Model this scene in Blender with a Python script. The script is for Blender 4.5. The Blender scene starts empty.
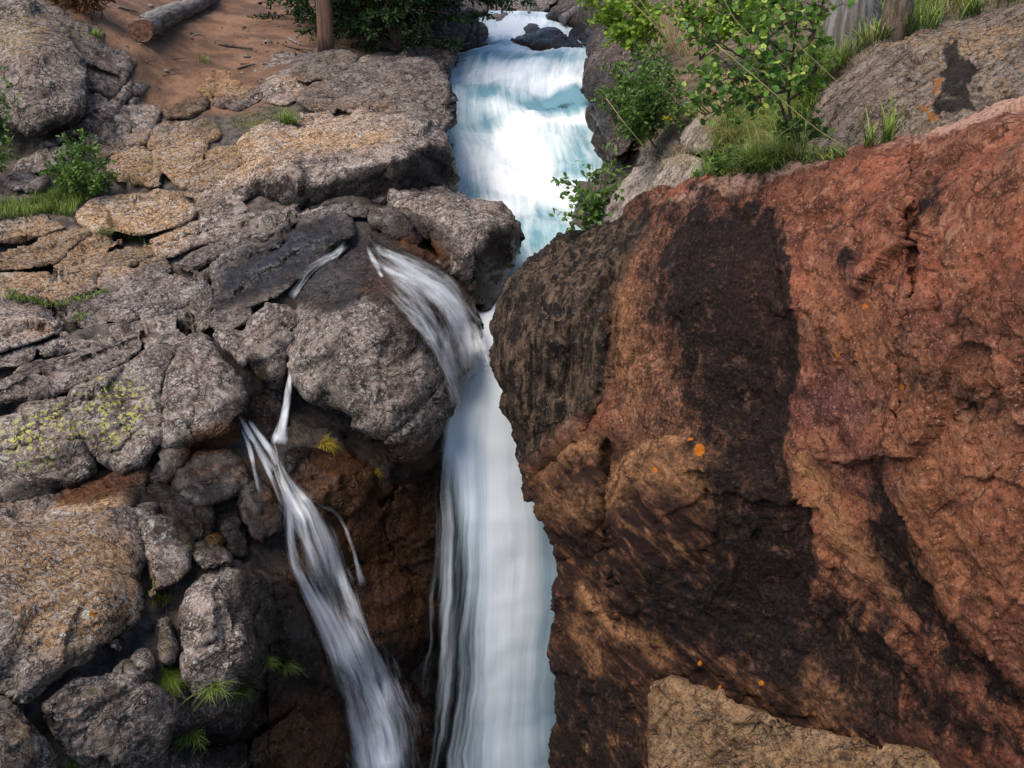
import bpy, math, random
import numpy as np
from mathutils import Vector, Matrix
from mathutils.bvhtree import BVHTree
from mathutils.geometry import delaunay_2d_cdt

random.seed(7)
rng = np.random.default_rng(7)
scene = bpy.context.scene
COL = scene.collection

# ---------------------------------------------------------------- camera
CAM = np.array([0.0, 0.0, 10.0])
PITCH = math.radians(25.0)
FPX = 1005.0
cd = bpy.data.cameras.new('camera'); cam = bpy.data.objects.new('camera', cd); COL.objects.link(cam)
cam.location = CAM; cam.rotation_euler = (math.pi/2 - PITCH, 0, 0)
cd.sensor_fit = 'HORIZONTAL'; cd.sensor_width = 36.0; cd.lens = 36.0*FPX/1024.0
cd.clip_start = 0.05; cd.clip_end = 500.0
scene.camera = cam

# ---------------------------------------------------------------- sky, sun, exposure
SUN_EL, SUN_AZ = math.radians(58), math.radians(230)      # azimuth measured from +Y clockwise: behind and left of the viewer
w = bpy.data.worlds.new('World'); scene.world = w; w.use_nodes = True
wt = w.node_tree; bg = wt.nodes['Background']
sky = wt.nodes.new('ShaderNodeTexSky'); sky.sky_type = 'NISHITA'; sky.sun_disc = False
sky.sun_elevation = SUN_EL; sky.sun_rotation = SUN_AZ; sky.air_density = 1.0; sky.dust_density = 0.8; sky.ozone_density = 1.6
wt.links.new(sky.outputs[0], bg.inputs[0]); bg.inputs[1].default_value = 0.12
sl = bpy.data.lights.new('sun', 'SUN'); sl.energy = 2.9; sl.angle = math.radians(50); sl.color = (1.0, 0.91, 0.77)
so = bpy.data.objects.new('sun', sl); COL.objects.link(so)
sdir = Vector((math.sin(SUN_AZ)*math.cos(SUN_EL), math.cos(SUN_AZ)*math.cos(SUN_EL), math.sin(SUN_EL)))
so.rotation_euler = (-sdir).to_track_quat('-Z', 'Y').to_euler(); so.location = (-6, -6, 30)
vs = scene.view_settings; vs.view_transform = 'Standard'; vs.look = 'None'; vs.gamma = 1.0; vs.use_curve_mapping = False
vs.exposure = 0.85
scene.cycles.max_bounces = 6; scene.cycles.transparent_max_bounces = 12
scene.cycles.diffuse_bounces = 3; scene.cycles.glossy_bounces = 3

# ---------------------------------------------------------------- pixel -> place
SP, CP = math.sin(PITCH), math.cos(PITCH)
def rays(px, py):
    px = np.asarray(px, float); py = np.asarray(py, float)
    x = (px-512.0)/FPX; y = (384.0-py)/FPX
    return np.stack([x, CP + y*SP, -SP + y*CP], -1)
def at(px, py, Y):
    d = rays(px, py); return CAM + d*(np.asarray(Y, float)/d[..., 1])[..., None]
def pix(P):
    q = np.asarray(P, float)-CAM
    f = q[..., 1]*CP - q[..., 2]*SP; u = q[..., 1]*SP + q[..., 2]*CP
    return 512.0+FPX*q[..., 0]/f, 384.0-FPX*u/f

# ---------------------------------------------------------------- numpy noise
def _h(ix, iy, iz, s):
    n = (ix*374761393 + iy*668265263 + iz*1274126177 + s*974634777) & 0xFFFFFFFF
    n = ((n ^ (n >> 13))*1274126177) & 0xFFFFFFFF
    n = ((n ^ (n >> 16))*2246822519) & 0xFFFFFFFF
    return ((n ^ (n >> 15)) & 0xFFFFFF)/float(0xFFFFFF)
def vnoise(p, s=0):
    i = np.floor(p).astype(np.int64); f = p-i; f = f*f*f*(f*(f*6-15)+10)
    r = 0
    for dx in (0, 1):
        for dy in (0, 1):
            for dz in (0, 1):
                wgt = (f[:, 0] if dx else 1-f[:, 0])*(f[:, 1] if dy else 1-f[:, 1])*(f[:, 2] if dz else 1-f[:, 2])
                r = r + wgt*_h(i[:, 0]+dx, i[:, 1]+dy, i[:, 2]+dz, s)
    return r*2-1
_rot = np.array([[0.36, 0.48, -0.8], [-0.8, 0.6, 0.0], [0.48, 0.64, 0.6]])
def fbm(p, o=4, s=0, g=0.5, ridged=False):
    a, t, r = 1.0, 0.0, 0.0
    for k in range(o):
        n = vnoise(p, s+k*17)
        if ridged: n = 1-2*np.abs(n)
        r = r+a*n; t += a; a *= g; p = (p@_rot.T)*2.03+3.7
    return r/t
def worley(p, s=0):
    i = np.floor(p).astype(np.int64); f1 = np.full(len(p), 9.0); f2 = f1.copy()
    for dx in (-1, 0, 1):
        for dy in (-1, 0, 1):
            for dz in (-1, 0, 1):
                c = i+np.array([dx, dy, dz])
                q = c+np.stack([_h(c[:, 0], c[:, 1], c[:, 2], s+k) for k in (1, 2, 3)], -1)
                d = np.sqrt(((q-p)**2).sum(-1))
                m = d < f1; f2 = np.where(m, f1, np.minimum(f2, d)); f1 = np.where(m, d, f1)
    return f1, f2
def sstep(a, b, x):
    t = np.clip((x-a)/(b-a), 0, 1); return t*t*(3-2*t)

# ---------------------------------------------------------------- 2-D helpers
def seg_dist(P, poly, closed=True):
    """distance of points to a polyline, and on which side (sign of the nearest segment)"""
    V = np.asarray(poly, float); n = len(V)
    best = np.full(len(P), 1e9); sgn = np.ones(len(P)); tt = np.zeros(len(P))
    for k in range(n if closed else n-1):
        a, b = V[k], V[(k+1) % n]; ab = b-a; L = (ab**2).sum()+1e-9
        t = np.clip(((P-a)@ab)/L, 0, 1); c = a+t[:, None]*ab; d = np.sqrt(((P-c)**2).sum(-1))
        m = d < best
        cr = ab[0]*(P[:, 1]-a[1])-ab[1]*(P[:, 0]-a[0])
        best = np.where(m, d, best); sgn = np.where(m, np.sign(cr), sgn); tt = np.where(m, k+t, tt)
    return best, sgn, tt/max(1, n-1)
def inside(P, poly):
    V = np.asarray(poly, float); n = len(V); r = np.zeros(len(P), bool)
    for k in range(n):
        a, b = V[k], V[(k+1) % n]
        if a[1] == b[1]: continue
        c = ((a[1] > P[:, 1]) != (b[1] > P[:, 1])) & (P[:, 0] < (b[0]-a[0])*(P[:, 1]-a[1])/(b[1]-a[1])+a[0])
        r ^= c
    return r
def poly_mask(px, py, poly, f):
    P = np.stack([px, py], -1); d, _, _ = seg_dist(P, poly); d = np.where(inside(P, poly), d, -d)
    return sstep(-f, f, d)
def blob(px, py, x, y, rx, ry, ang=0):
    c, s = math.cos(math.radians(ang)), math.sin(math.radians(ang))
    dx, dy = px-x, py-y; u = (dx*c+dy*s)/rx; v = (-dx*s+dy*c)/ry
    return np.exp(-(u*u+v*v)**1.3)
class RBF:
    def __init__(self, pts):
        A = np.array(pts, float); self.X = A[:, :2]/100; n = len(A)
        d = np.sqrt(((self.X[:, None]-self.X[None])**2).sum(-1))
        M = np.zeros((n+3, n+3)); M[:n, :n] = -d - 0.0*np.eye(n); M[:n, n] = 1; M[:n, n+1:] = self.X; M[n, :n] = 1; M[n+1:, :n] = self.X.T
        self.w = np.linalg.lstsq(M, np.r_[1/A[:, 2], 0, 0, 0], rcond=None)[0]
    def __call__(self, px, py):
        X = np.stack([px, py], -1)/100; n = len(self.X); r = np.zeros(len(X))
        for k in range(n): r -= self.w[k]*np.sqrt(((X-self.X[k])**2).sum(-1)+0.0004)
        return 1/np.clip(r+self.w[n]+X@self.w[n+1:], 0.012, 2)

# ---------------------------------------------------------------- nodes
class NT:
    def __init__(self, name):
        self.m = bpy.data.materials.new(name); self.m.use_nodes = True
        self.t = self.m.node_tree; self.t.nodes.clear()
        self.out = self.t.nodes.new('ShaderNodeOutputMaterial')
    def n(self, typ, props=None, **ins):
        nd = self.t.nodes.new(typ)
        for k, v in (props or {}).items(): setattr(nd, k, v)
        for k, v in ins.items():
            key = k.replace('_', ' ')
            s = nd.inputs[int(k[1:])] if (k[0] == 'i' and k[1:].isdigit()) else nd.inputs[key]
            self.put(s, v)
        return nd
    def put(self, s, v):
        if isinstance(v, bpy.types.NodeSocket): self.t.links.new(v, s)
        elif isinstance(v, (tuple, list)) and s.type == 'RGBA' and len(v) == 3: s.default_value = (*v, 1)
        else: s.default_value = v
    def attr(self, name): return self.n('ShaderNodeAttribute', {'attribute_name': name}).outputs['Fac']
    def attrv(self, name): return self.n('ShaderNodeAttribute', {'attribute_name': name}).outputs['Vector']
    def math(self, op, a, b=0.0, c=None, clamp=False):
        nd = self.n('ShaderNodeMath', {'operation': op, 'use_clamp': clamp}); self.put(nd.inputs[0], a); self.put(nd.inputs[1], b)
        if c is not None: self.put(nd.inputs[2], c)
        return nd.outputs[0]
    def mix(self, f, a, b, typ='MIX'):
        nd = self.n('ShaderNodeMix', {'data_type': 'RGBA', 'blend_type': typ})
        self.put(nd.inputs[0], f); self.put(nd.inputs[6], a); self.put(nd.inputs[7], b); return nd.outputs[2]
    def noise(self, vec, scale, detail=5, rough=0.55, dist=0.0):
        return self.n('ShaderNodeTexNoise', Vector=vec, Scale=scale, Detail=detail, Roughness=rough, Distortion=dist).outputs[0]
    def voro(self, vec, scale, feat='F1', rand=1.0):
        nd = self.n('ShaderNodeTexVoronoi', {'feature': feat}, Vector=vec, Scale=scale); return nd.outputs['Distance']
    def ramp(self, v, a, b, lo=0.0, hi=1.0, smooth=True):
        nd = self.n('ShaderNodeMapRange', {'interpolation_type': 'SMOOTHSTEP' if smooth else 'LINEAR'})
        for i, x in enumerate((v, a, b, lo, hi)): self.put(nd.inputs[i], x)
        return nd.outputs[0]
    def mapping(self, vec, scale=(1, 1, 1), rot=(0, 0, 0)):
        nd = self.n('ShaderNodeMapping', Vector=vec); nd.inputs['Scale'].default_value = scale; nd.inputs['Rotation'].default_value = rot
        return nd.outputs[0]
    def bump(self, h, strength, dist, normal=None):
        nd = self.n('ShaderNodeBump', Height=h, Strength=strength, Distance=dist)
        if normal is not None: self.put(nd.inputs['Normal'], normal)
        return nd.outputs[0]
    def pos(self): return self.n('ShaderNodeNewGeometry').outputs['Position']

# ---------------------------------------------------------------- object helpers
def mesh_obj(name, V, F, mat=None, attrs=None, parent=None, smooth=True, origin=None):
    V = np.asarray(V, float)
    if origin is None: origin = np.array([V[:, 0].mean(), V[:, 1].mean(), V[:, 2].min()])
    origin = np.asarray(origin, float)
    me = bpy.data.meshes.new(name)
    if isinstance(F, np.ndarray):
        k = F.shape[1]; me.vertices.add(len(V)); me.vertices.foreach_set('co', (V-origin).astype(np.float32).ravel())
        me.loops.add(F.size); me.loops.foreach_set('vertex_index', F.astype(np.int32).ravel())
        me.polygons.add(len(F)); me.polygons.foreach_set('loop_start', np.arange(0, F.size, k, dtype=np.int32))
        me.update(calc_edges=True)
    else:
        me.from_pydata([tuple(v) for v in (V-origin)], [], F); me.update()
    me.validate()
    me.polygons.foreach_set('use_smooth', np.full(len(me.polygons), smooth)); me.update()
    for k, a in (attrs or {}).items():
        a = np.asarray(a, np.float32)
        if a.ndim == 1: me.attributes.new(k, 'FLOAT', 'POINT').data.foreach_set('value', a)
        else: me.attributes.new(k, 'FLOAT_VECTOR', 'POINT').data.foreach_set('vector', a.ravel())
    o = bpy.data.objects.new(name, me); COL.objects.link(o)
    if parent is not None:
        o.parent = parent; o.location = Vector(origin)-parent.location
    else: o.location = origin
    if mat: me.materials.append(mat)
    return o
def tag(o, label=None, cat=None, group=None, kind=None):
    for k, v in (('label', label), ('category', cat), ('group', group), ('kind', kind)):
        if v: o[k] = v
    return o
def thing(name, loc, label, cat, group=None):
    o = bpy.data.objects.new(name, None); COL.objects.link(o); o.location = Vector(loc); o.empty_display_size = 0.1
    return tag(o, label, cat, group)
def normals(V, F):
    n = np.cross(V[F[:, 1]]-V[F[:, 0]], V[F[:, 2]]-V[F[:, 0]]); N = np.zeros_like(V)
    for k in range(3): np.add.at(N, F[:, k], n)
    return N/(np.linalg.norm(N, axis=1, keepdims=True)+1e-12)
# ---------------------------------------------------------------- materials
def granite_material(name, dark, mid, light, speck=1.0):
    """lichen-flecked granite; attributes (stains with a shape of their own and some painted shade): warm, wet, stain, moss, ylich, orange, pale"""
    T = NT(name); p = T.pos()
    rnd = T.n('ShaderNodeObjectInfo').outputs['Random']
    big = T.noise(p, 1.7, 6, 0.6, 0.4); med = T.noise(p, 7.0, 7, 0.62, 0.5); fine = T.noise(p, 32.0, 5, 0.7); grit = T.noise(p, 85.0, 3, 0.7)
    c = T.mix(T.ramp(T.math('ADD', T.math('MULTIPLY', med, 0.6), T.math('MULTIPLY', fine, 0.4)), 0.40, 0.60), dark, mid)
    c = T.mix(T.ramp(grit, 0.50, 0.62, 0, 0.55), c, light)
    c = T.mix(T.math('MULTIPLY', T.ramp(big, 0.42, 0.70), 0.55), c, light)
    bl = T.noise(p, 5.5, 9, 0.70, 0.5)
    c = T.mix(T.math('MULTIPLY', T.ramp(bl, 0.53, 0.60), 0.60), c, light); c = T.mix(T.math('MULTIPLY', T.ramp(bl, 0.46, 0.40), 0.70), c, (dark[0]*.6, dark[1]*.55, dark[2]*.55))
    # warm weathered skin
    warm = T.attr('warm')
    wn = T.ramp(T.math('ADD', T.math('MULTIPLY', warm, 1.2), T.math('MULTIPLY', med, 0.9)), 0.75, 1.35)
    tan = T.mix(T.ramp(fine, 0.38, 0.62), (0.22, 0.118, 0.058), (0.58, 0.365, 0.195))
    c = T.mix(T.math('MULTIPLY', wn, 0.85), c, tan)
    # pale crustose lichen in rounded patches
    wv = T.n('ShaderNodeVectorMath', {'operation': 'ADD'}); T.put(wv.inputs[0], p)
    T.put(wv.inputs[1], T.n('ShaderNodeVectorMath', {'operation': 'SCALE'}, i0=T.n('ShaderNodeTexNoise', Vector=p, Scale=14.0, Detail=3.0).outputs['Color'], Scale=0.09).outputs[0])
    v1 = T.voro(wv.outputs[0], 13.0); v2 = T.voro(wv.outputs[0], 29.0)
    gate = T.noise(p, 3.3, 4, 0.6)
    lm = T.math('MULTIPLY', T.ramp(v1, 0.44, 0.30), T.ramp(gate, 0.42, 0.54))
    lm2 = T.math('MULTIPLY', T.ramp(v2, 0.44, 0.26), T.ramp(gate, 0.34, 0.52))
    l = T.math('MAXIMUM', lm, lm2); l = T.math('MULTIPLY', l, T.ramp(fine, 0.36, 0.50))
    pale = T.mix(T.ramp(grit, 0.3, 0.7), (0.30, 0.265, 0.245), (0.60, 0.54, 0.49))
    c = T.mix(T.math('MULTIPLY', l, 0.80*speck), c, pale)
    # dark lichen and mineral flecks
    dk = T.math('MULTIPLY', T.ramp(T.noise(p, 24.0, 6, 0.75), 0.51, 0.59), T.ramp(T.noise(p, 4.1, 3), 0.34, 0.56))
    c = T.mix(T.math('MULTIPLY', dk, 0.82), c, (0.035, 0.028, 0.032))
    c = T.mix(T.ramp(T.noise(T.mapping(p, (1, 1, 1), (1, .5, .2)), 70.0, 3, 0.7), 0.54, 0.64, 0, 0.7), c, (0.028, 0.022, 0.022))
    pl = T.ramp(T.math('ADD', T.attr('pale'), T.math('MULTIPLY', T.noise(p, 26.0, 5, 0.7), 0.7)), 0.86, 0.98)
    c = T.mix(pl, c, T.mix(fine, (0.42, 0.39, 0.33), (0.70, 0.67, 0.58)))
    # map lichen, orange lichen, moss
    yl = T.math('MULTIPLY', T.attr('ylich'), T.ramp(T.voro(wv.outputs[0], 20.0), 0.52, 0.38)); yl = T.math('MULTIPLY', yl, T.ramp(fine, 0.42, 0.52))
    c = T.mix(T.math('MULTIPLY', yl, 1.0, clamp=True), c, (0.46, 0.44, 0.11))
    orr = T.ramp(T.math('ADD', T.attr('orange'), T.math('MULTIPLY', T.noise(p, 40.0, 4, 0.7), 0.9)), 0.9, 1.15)
    c = T.mix(orr, c, T.mix(fine, (0.30, 0.08, 0.008), (0.62, 0.22, 0.02)))
    ms = T.ramp(T.math('ADD', T.attr('moss'), T.math('MULTIPLY', T.noise(p, 16.0, 6, 0.7), 0.9)), 0.85, 1.15)
    c = T.mix(ms, c, T.mix(fine, (0.045, 0.05, 0.008), (0.20, 0.16, 0.025)))
    # black water stains, with shade painted into hollows and recesses
    st = T.ramp(T.math('ADD', T.attr('stain_shade'), T.math('MULTIPLY', T.math('SUBTRACT', T.noise(p, 9.0, 7, 0.7), 0.5), 1.2)), 0.40, 0.72)
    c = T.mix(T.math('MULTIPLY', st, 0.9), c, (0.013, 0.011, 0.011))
    # wetness: darker and glossy
    wt_ = T.ramp(T.math('ADD', T.attr('wet'), T.math('MULTIPLY', T.math('SUBTRACT', med, 0.5), 0.7)), 0.25, 0.7)
    hs = T.n('ShaderNodeHueSaturation', Color=c, Saturation=1.5, Value=0.15)
    c = T.mix(wt_, c, hs.outputs[0])
    rust = T.ramp(T.math('ADD', T.attr('rust'), T.math('MULTIPLY', T.math('SUBTRACT', med, 0.5), 1.0)), 0.25, 0.8)
    c = T.mix(T.math('MULTIPLY', rust, 0.92), c, T.mix(T.ramp(fine, 0.35, 0.65), (0.028, 0.011, 0.006), (0.135, 0.054, 0.020)))
    c = T.n('ShaderNodeHueSaturation', Color=c, Value=T.math('ADD', 0.66, T.math('MULTIPLY', rnd, 0.55))).outputs[0]
    h = T.math('ADD', T.math('MULTIPLY', T.noise(p, 26.0, 10, 0.74), 0.60), T.math('MULTIPLY', T.noise(T.mapping(p, (1, 1, 1), (0.4, 0.6, 0.5)), 6.0, 4, 0.5), 0.22))
    h = T.math('MULTIPLY', h, 1.0)
    def dot(v): 
        nd = T.n('ShaderNodeVectorMath', {'operation': 'DOT_PRODUCT'}); T.put(nd.inputs[0], wv.outputs[0]); nd.inputs[1].default_value = v; return nd.outputs['Value']
    cb = T.n('ShaderNodeCombineXYZ', X=T.math('MULTIPLY', dot((-0.568, 0.668, 0.479)), 4.5), Y=T.math('MULTIPLY', dot((0.80, 0.58, 0.14)), 0.7), Z=T.math('MULTIPLY', dot((-0.18, 0.47, -0.86)), 1.1))
    bn = T.noise(cb.outputs[0], 1.0, 4, 0.5, 0.3)
    crk = T.ramp(T.math('ABSOLUTE', T.math('SUBTRACT', bn, 0.5)), 0.0, 0.016, 1, 0)
    crk2 = T.ramp(T.math('ABSOLUTE', T.math('SUBTRACT', T.noise(wv.outputs[0], 1.9, 3, 0.45), 0.5)), 0.0, 0.010, 1, 0)
    crk = T.math('MAXIMUM', crk, T.math('MULTIPLY', crk2, 0.8))
    h = T.math('SUBTRACT', h, T.math('MULTIPLY', crk, 0.75))
    nb = T.bump(h, T.math('SUBTRACT', 0.95, T.math('MULTIPLY', wt_, 0.25)), 0.075)
    nb = T.bump(fine, 0.6, 0.012, nb)
    rg = T.math('SUBTRACT', 0.9, T.math('MULTIPLY', wt_, T.ramp(T.noise(p, 22.0, 5, 0.7), 0.30, 0.70, 0.70, 0.48)))
    b = T.n('ShaderNodeBsdfPrincipled', Roughness=rg, Normal=nb); T.put(b.inputs['Base Color'], c)
    T.put(b.inputs['Coat Weight'], T.math('MULTIPLY', T.attr('shine'), 0.65)); b.inputs['Coat Roughness'].default_value = 0.16; T.put(b.inputs['Coat Normal'], T.bump(T.noise(p, 9.0, 8, 0.62), 0.6, 0.05))
    T.put(b.inputs['Specular IOR Level'], T.math('ADD', 0.15, T.math('MULTIPLY', wt_, 0.08)))
    T.put(T.out.inputs[0], b.outputs[0]); return T.m

def red_material():
    """the great iron-red boulder; attributes: stain (black, and shade painted under the overhang), knob, strata, pink, orange, purple, ochre"""
    T = NT('iron_red_rock'); p = T.pos()
    big = T.noise(p, 1.9, 6, 0.6, 0.5); med = T.noise(p, 7.5, 8, 0.66, 0.6); fine = T.noise(p, 34.0, 6, 0.72); grit = T.noise(p, 95.0, 3, 0.7)
    c = T.mix(T.ramp(med, 0.34, 0.68), (0.078, 0.024, 0.013), (0.34, 0.124, 0.069))
    c = T.mix(T.math('MULTIPLY', T.ramp(big, 0.46, 0.68), 0.75), c, (0.40, 0.118, 0.064))
    c = T.mix(T.math('MULTIPLY', T.ramp(T.noise(p, 2.6, 5, 0.6), 0.54, 0.70), 0.7), c, (0.26, 0.128, 0.074))
    c = T.mix(T.math('MULTIPLY', T.attr('ochre'), T.ramp(med, 0.30, 0.62)), c, (0.36, 0.145, 0.058))
    c = T.mix(T.math('MULTIPLY', T.attr('umber'), T.ramp(T.noise(p, 6.0, 10, 0.75), 0.36, 0.56, 0.45, 0.95)), c, T.mix(T.ramp(fine, 0.4, 0.62), (0.042, 0.018, 0.010), (0.20, 0.090, 0.046)))
    c = T.mix(T.math('MULTIPLY', T.attr('purple'), 0.75), c, (0.085, 0.030, 0.042))
    c = T.mix(T.ramp(T.math('ADD', T.attr('pink'), T.math('MULTIPLY', med, 1.0)), 0.85, 1.25, 0, 0.9), c, (0.60, 0.36, 0.27))
    c = T.mix(T.ramp(fine, 0.52, 0.66, 0, 0.6), c, (0.42, 0.19, 0.115))
    c = T.mix(T.ramp(T.noise(p, 30.0, 8, 0.80), 0.50, 0.60, 0, 0.85), c, (0.040, 0.017, 0.013)); c = T.mix(T.ramp(T.noise(T.mapping(p, (1, 1, 1), (1, .5, .2)), 44.0, 5, 0.75), 0.55, 0.66, 0, 0.7), c, (0.56, 0.29, 0.20))
    c = T.mix(T.ramp(T.noise(p, 3.4, 9, 0.70, 0.6), 0.53, 0.66, 0, 0.75), c, (0.115, 0.042, 0.030))
    c = T.mix(T.ramp(T.noise(T.mapping(p, (1, 1, 1), (0.3, 0.2, 0.5)), 4.6, 9, 0.72, 0.4), 0.56, 0.66, 0, 0.65), c, (0.46, 0.22, 0.14))
    wp = T.n('ShaderNodeVectorMath', {'operation': 'ADD'}); T.put(wp.inputs[0], p); T.put(wp.inputs[1], T.n('ShaderNodeVectorMath', {'operation': 'SCALE'}, i0=T.n('ShaderNodeTexNoise', Vector=p, Scale=5.0, Detail=6.0).outputs['Color'], Scale=0.35).outputs[0])
    vein = T.math('MULTIPLY', T.ramp(T.voro(wp.outputs[0], 3.2, 'DISTANCE_TO_EDGE'), 0.0, 0.045, 1, 0), T.ramp(T.noise(p, 2.2, 3), 0.45, 0.6))
    c = T.mix(T.math('MULTIPLY', vein, 0.8), c, (0.05, 0.02, 0.016))
    # foliation of the lower face: brown bands with tan crests running along the shear
    sv = T.mapping(p, (1, 1, 1), (math.radians(20), math.radians(-38), math.radians(0)))
    sn = T.noise(T.mapping(sv, (2.0, 2.5, 6.5)), 1.5, 10, 0.70, 0.5)
    sc = T.mix(T.ramp(sn, 0.46, 0.66), (0.022, 0.010, 0.008), (0.185, 0.080, 0.040))
    sc = T.mix(T.math('MULTIPLY', T.ramp(sn, 0.56, 0.68, 0, 0.75), T.ramp(T.noise(p, 2.3, 4), 0.42, 0.6)), sc, (0.38, 0.20, 0.105))
    sc = T.mix(T.ramp(T.noise(p, 24.0, 6, 0.72), 0.5, 0.64, 0, 0.8), sc, (0.028, 0.014, 0.012))
    c = T.mix(T.attr('strata'), c, sc)
    cr = T.math('MULTIPLY', T.attr('crest'), T.ramp(T.noise(p, 9.0, 9, 0.72), 0.36, 0.56))
    c = T.mix(cr, c, T.mix(T.ramp(fine, 0.36, 0.64), (0.20, 0.085, 0.036), (0.50, 0.255, 0.125)))
    # the ribbed grey knob
    kn = T.noise(T.mapping(p, (12.0, 9.0, 2.4)), 1.2, 12, 0.74, 0.5)
    kc = T.mix(T.ramp(kn, 0.42, 0.64), (0.009, 0.007, 0.006), (0.17, 0.108, 0.072))
    kc = T.mix(T.ramp(T.noise(T.mapping(p, (3.0, 2.0, 1.3)), 1.5, 6, 0.65), 0.46, 0.62, 0, 0.8), kc, (0.016, 0.012, 0.011)); kc = T.mix(T.ramp(fine, 0.56, 0.70, 0, 0.6), kc, (0.36, 0.27, 0.20))
    c = T.mix(T.attr('knob'), c, kc)
    st = T.ramp(T.math('ADD', T.attr('stain_shade'), T.math('MULTIPLY', T.math('SUBTRACT', T.math('ADD', T.math('MULTIPLY', T.noise(p, 5.0, 12, 0.78), 0.5), T.math('MULTIPLY', T.noise(T.mapping(p, (7.0, 5.0, 1.1)), 1.0, 9, 0.7, 0.4), 0.5)), 0.5), 4.0)), 0.22, 0.80)
    sk = T.mix(T.ramp(fine, 0.42, 0.66), (0.004, 0.003, 0.003), (0.026, 0.017, 0.016))
    sk = T.mix(T.ramp(T.noise(p, 7.0, 10, 0.76), 0.54, 0.66, 0, 0.85), sk, (0.12, 0.058, 0.042)); sk = T.mix(T.ramp(T.noise(p, 42.0, 5, 0.75), 0.60, 0.70, 0, 0.6), sk, (0.20, 0.125, 0.105))
    c = T.mix(T.math('MULTIPLY', st, 0.96), c, sk)
    orr = T.ramp(T.math('ADD', T.attr('orange'), T.math('MULTIPLY', T.noise(p, 48.0, 7, 0.80), 1.3)), 1.08, 1.22)
    c = T.mix(orr, c, T.mix(fine, (0.30, 0.075, 0.008), (0.66, 0.21, 0.02)))
    ash = T.ramp(T.math('ADD', T.attr('ash'), T.math('MULTIPLY', T.math('SUBTRACT', fine, 0.5), 1.0)), 0.42, 0.7)
    c = T.mix(ash, c, (0.52, 0.40, 0.34))
    h = T.math('SUBTRACT', T.noise(p, 20.0, 12, 0.76), T.math('MULTIPLY', vein, 0.3)); h = T.math('ADD', h, T.math('MULTIPLY', sn, T.math('MULTIPLY', T.attr('strata'), 0.5)))
    h = T.math('ADD', h, T.math('MULTIPLY', kn, T.math('MULTIPLY', T.attr('knob'), 0.8)))
    nb = T.bump(h, 1.0, 0.048); nb = T.bump(fine, 0.55, 0.014, nb)
    b = T.n('ShaderNodeBsdfPrincipled', Normal=nb); T.put(b.inputs['Base Color'], c)
    T.put(b.inputs['Roughness'], T.ramp(fine, 0.3, 0.7, 0.62, 0.9)); T.put(b.inputs['Specular IOR Level'], 0.14)
    T.put(T.out.inputs[0], b.outputs[0]); return T.m

def terrain_material():
    """bedrock, bare red-brown earth (attribute dirt) and turf soil (attribute soil)"""
    T = NT('terrain_surface'); p = T.pos()
    med = T.noise(p, 8.0, 8, 0.65, 0.4); fine = T.noise(p, 40.0, 5, 0.7); big = T.noise(p, 1.5, 5, 0.6)
    c = T.mix(T.ramp(med, 0.35, 0.7), (0.030, 0.022, 0.019), (0.15, 0.115, 0.095))
    rust = T.ramp(T.math('ADD', T.attr('rust'), T.math('MULTIPLY', T.math('SUBTRACT', med, 0.5), 1.0)), 0.25, 0.8)
    c = T.mix(rust, c, T.mix(T.ramp(fine, 0.35, 0.65), (0.045, 0.014, 0.007), (0.22, 0.085, 0.026)))
    c = T.mix(T.ramp(T.math('ADD', T.attr('moss'), T.math('MULTIPLY', med, 0.8)), 0.8, 1.1), c, (0.10, 0.09, 0.02))
    d = T.mix(T.ramp(big, 0.36, 0.66), (0.105, 0.050, 0.027), (0.27, 0.140, 0.080)); d = T.mix(T.ramp(fine, 0.52, 0.70, 0, 0.6), d, (0.07, 0.030, 0.018))
    d = T.mix(T.ramp(T.noise(p, 60.0, 3, 0.6), 0.64, 0.72, 0, 0.7), d, (0.46, 0.30, 0.20))
    c = T.mix(T.ramp(T.math('ADD', T.attr('dirt'), T.math('MULTIPLY', T.math('SUBTRACT', med, 0.5), 0.6)), 0.4, 0.6), c, d)
    s = T.mix(T.ramp(med, 0.4, 0.65), (0.055, 0.036, 0.018), (0.22, 0.14, 0.085)); s = T.mix(T.ramp(fine, 0.5, 0.66, 0, 0.6), s, (0.06, 0.075, 0.015))
    c = T.mix(T.attr('soil'), c, s)
    wt_ = T.attr('wet')
    c = T.mix(wt_, c, T.n('ShaderNodeHueSaturation', Color=c, Saturation=1.2, Value=0.5).outputs[0])
    nb = T.bump(T.noise(p, 10.0, 12, 0.7), 1.0, 0.07)
    b = T.n('ShaderNodeBsdfPrincipled', Normal=nb, Roughness=T.math('SUBTRACT', 0.92, T.math('MULTIPLY', wt_, 0.6))); T.put(b.inputs['Base Color'], c)
    T.put(T.out.inputs[0], b.outputs[0]); return T.m

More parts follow.
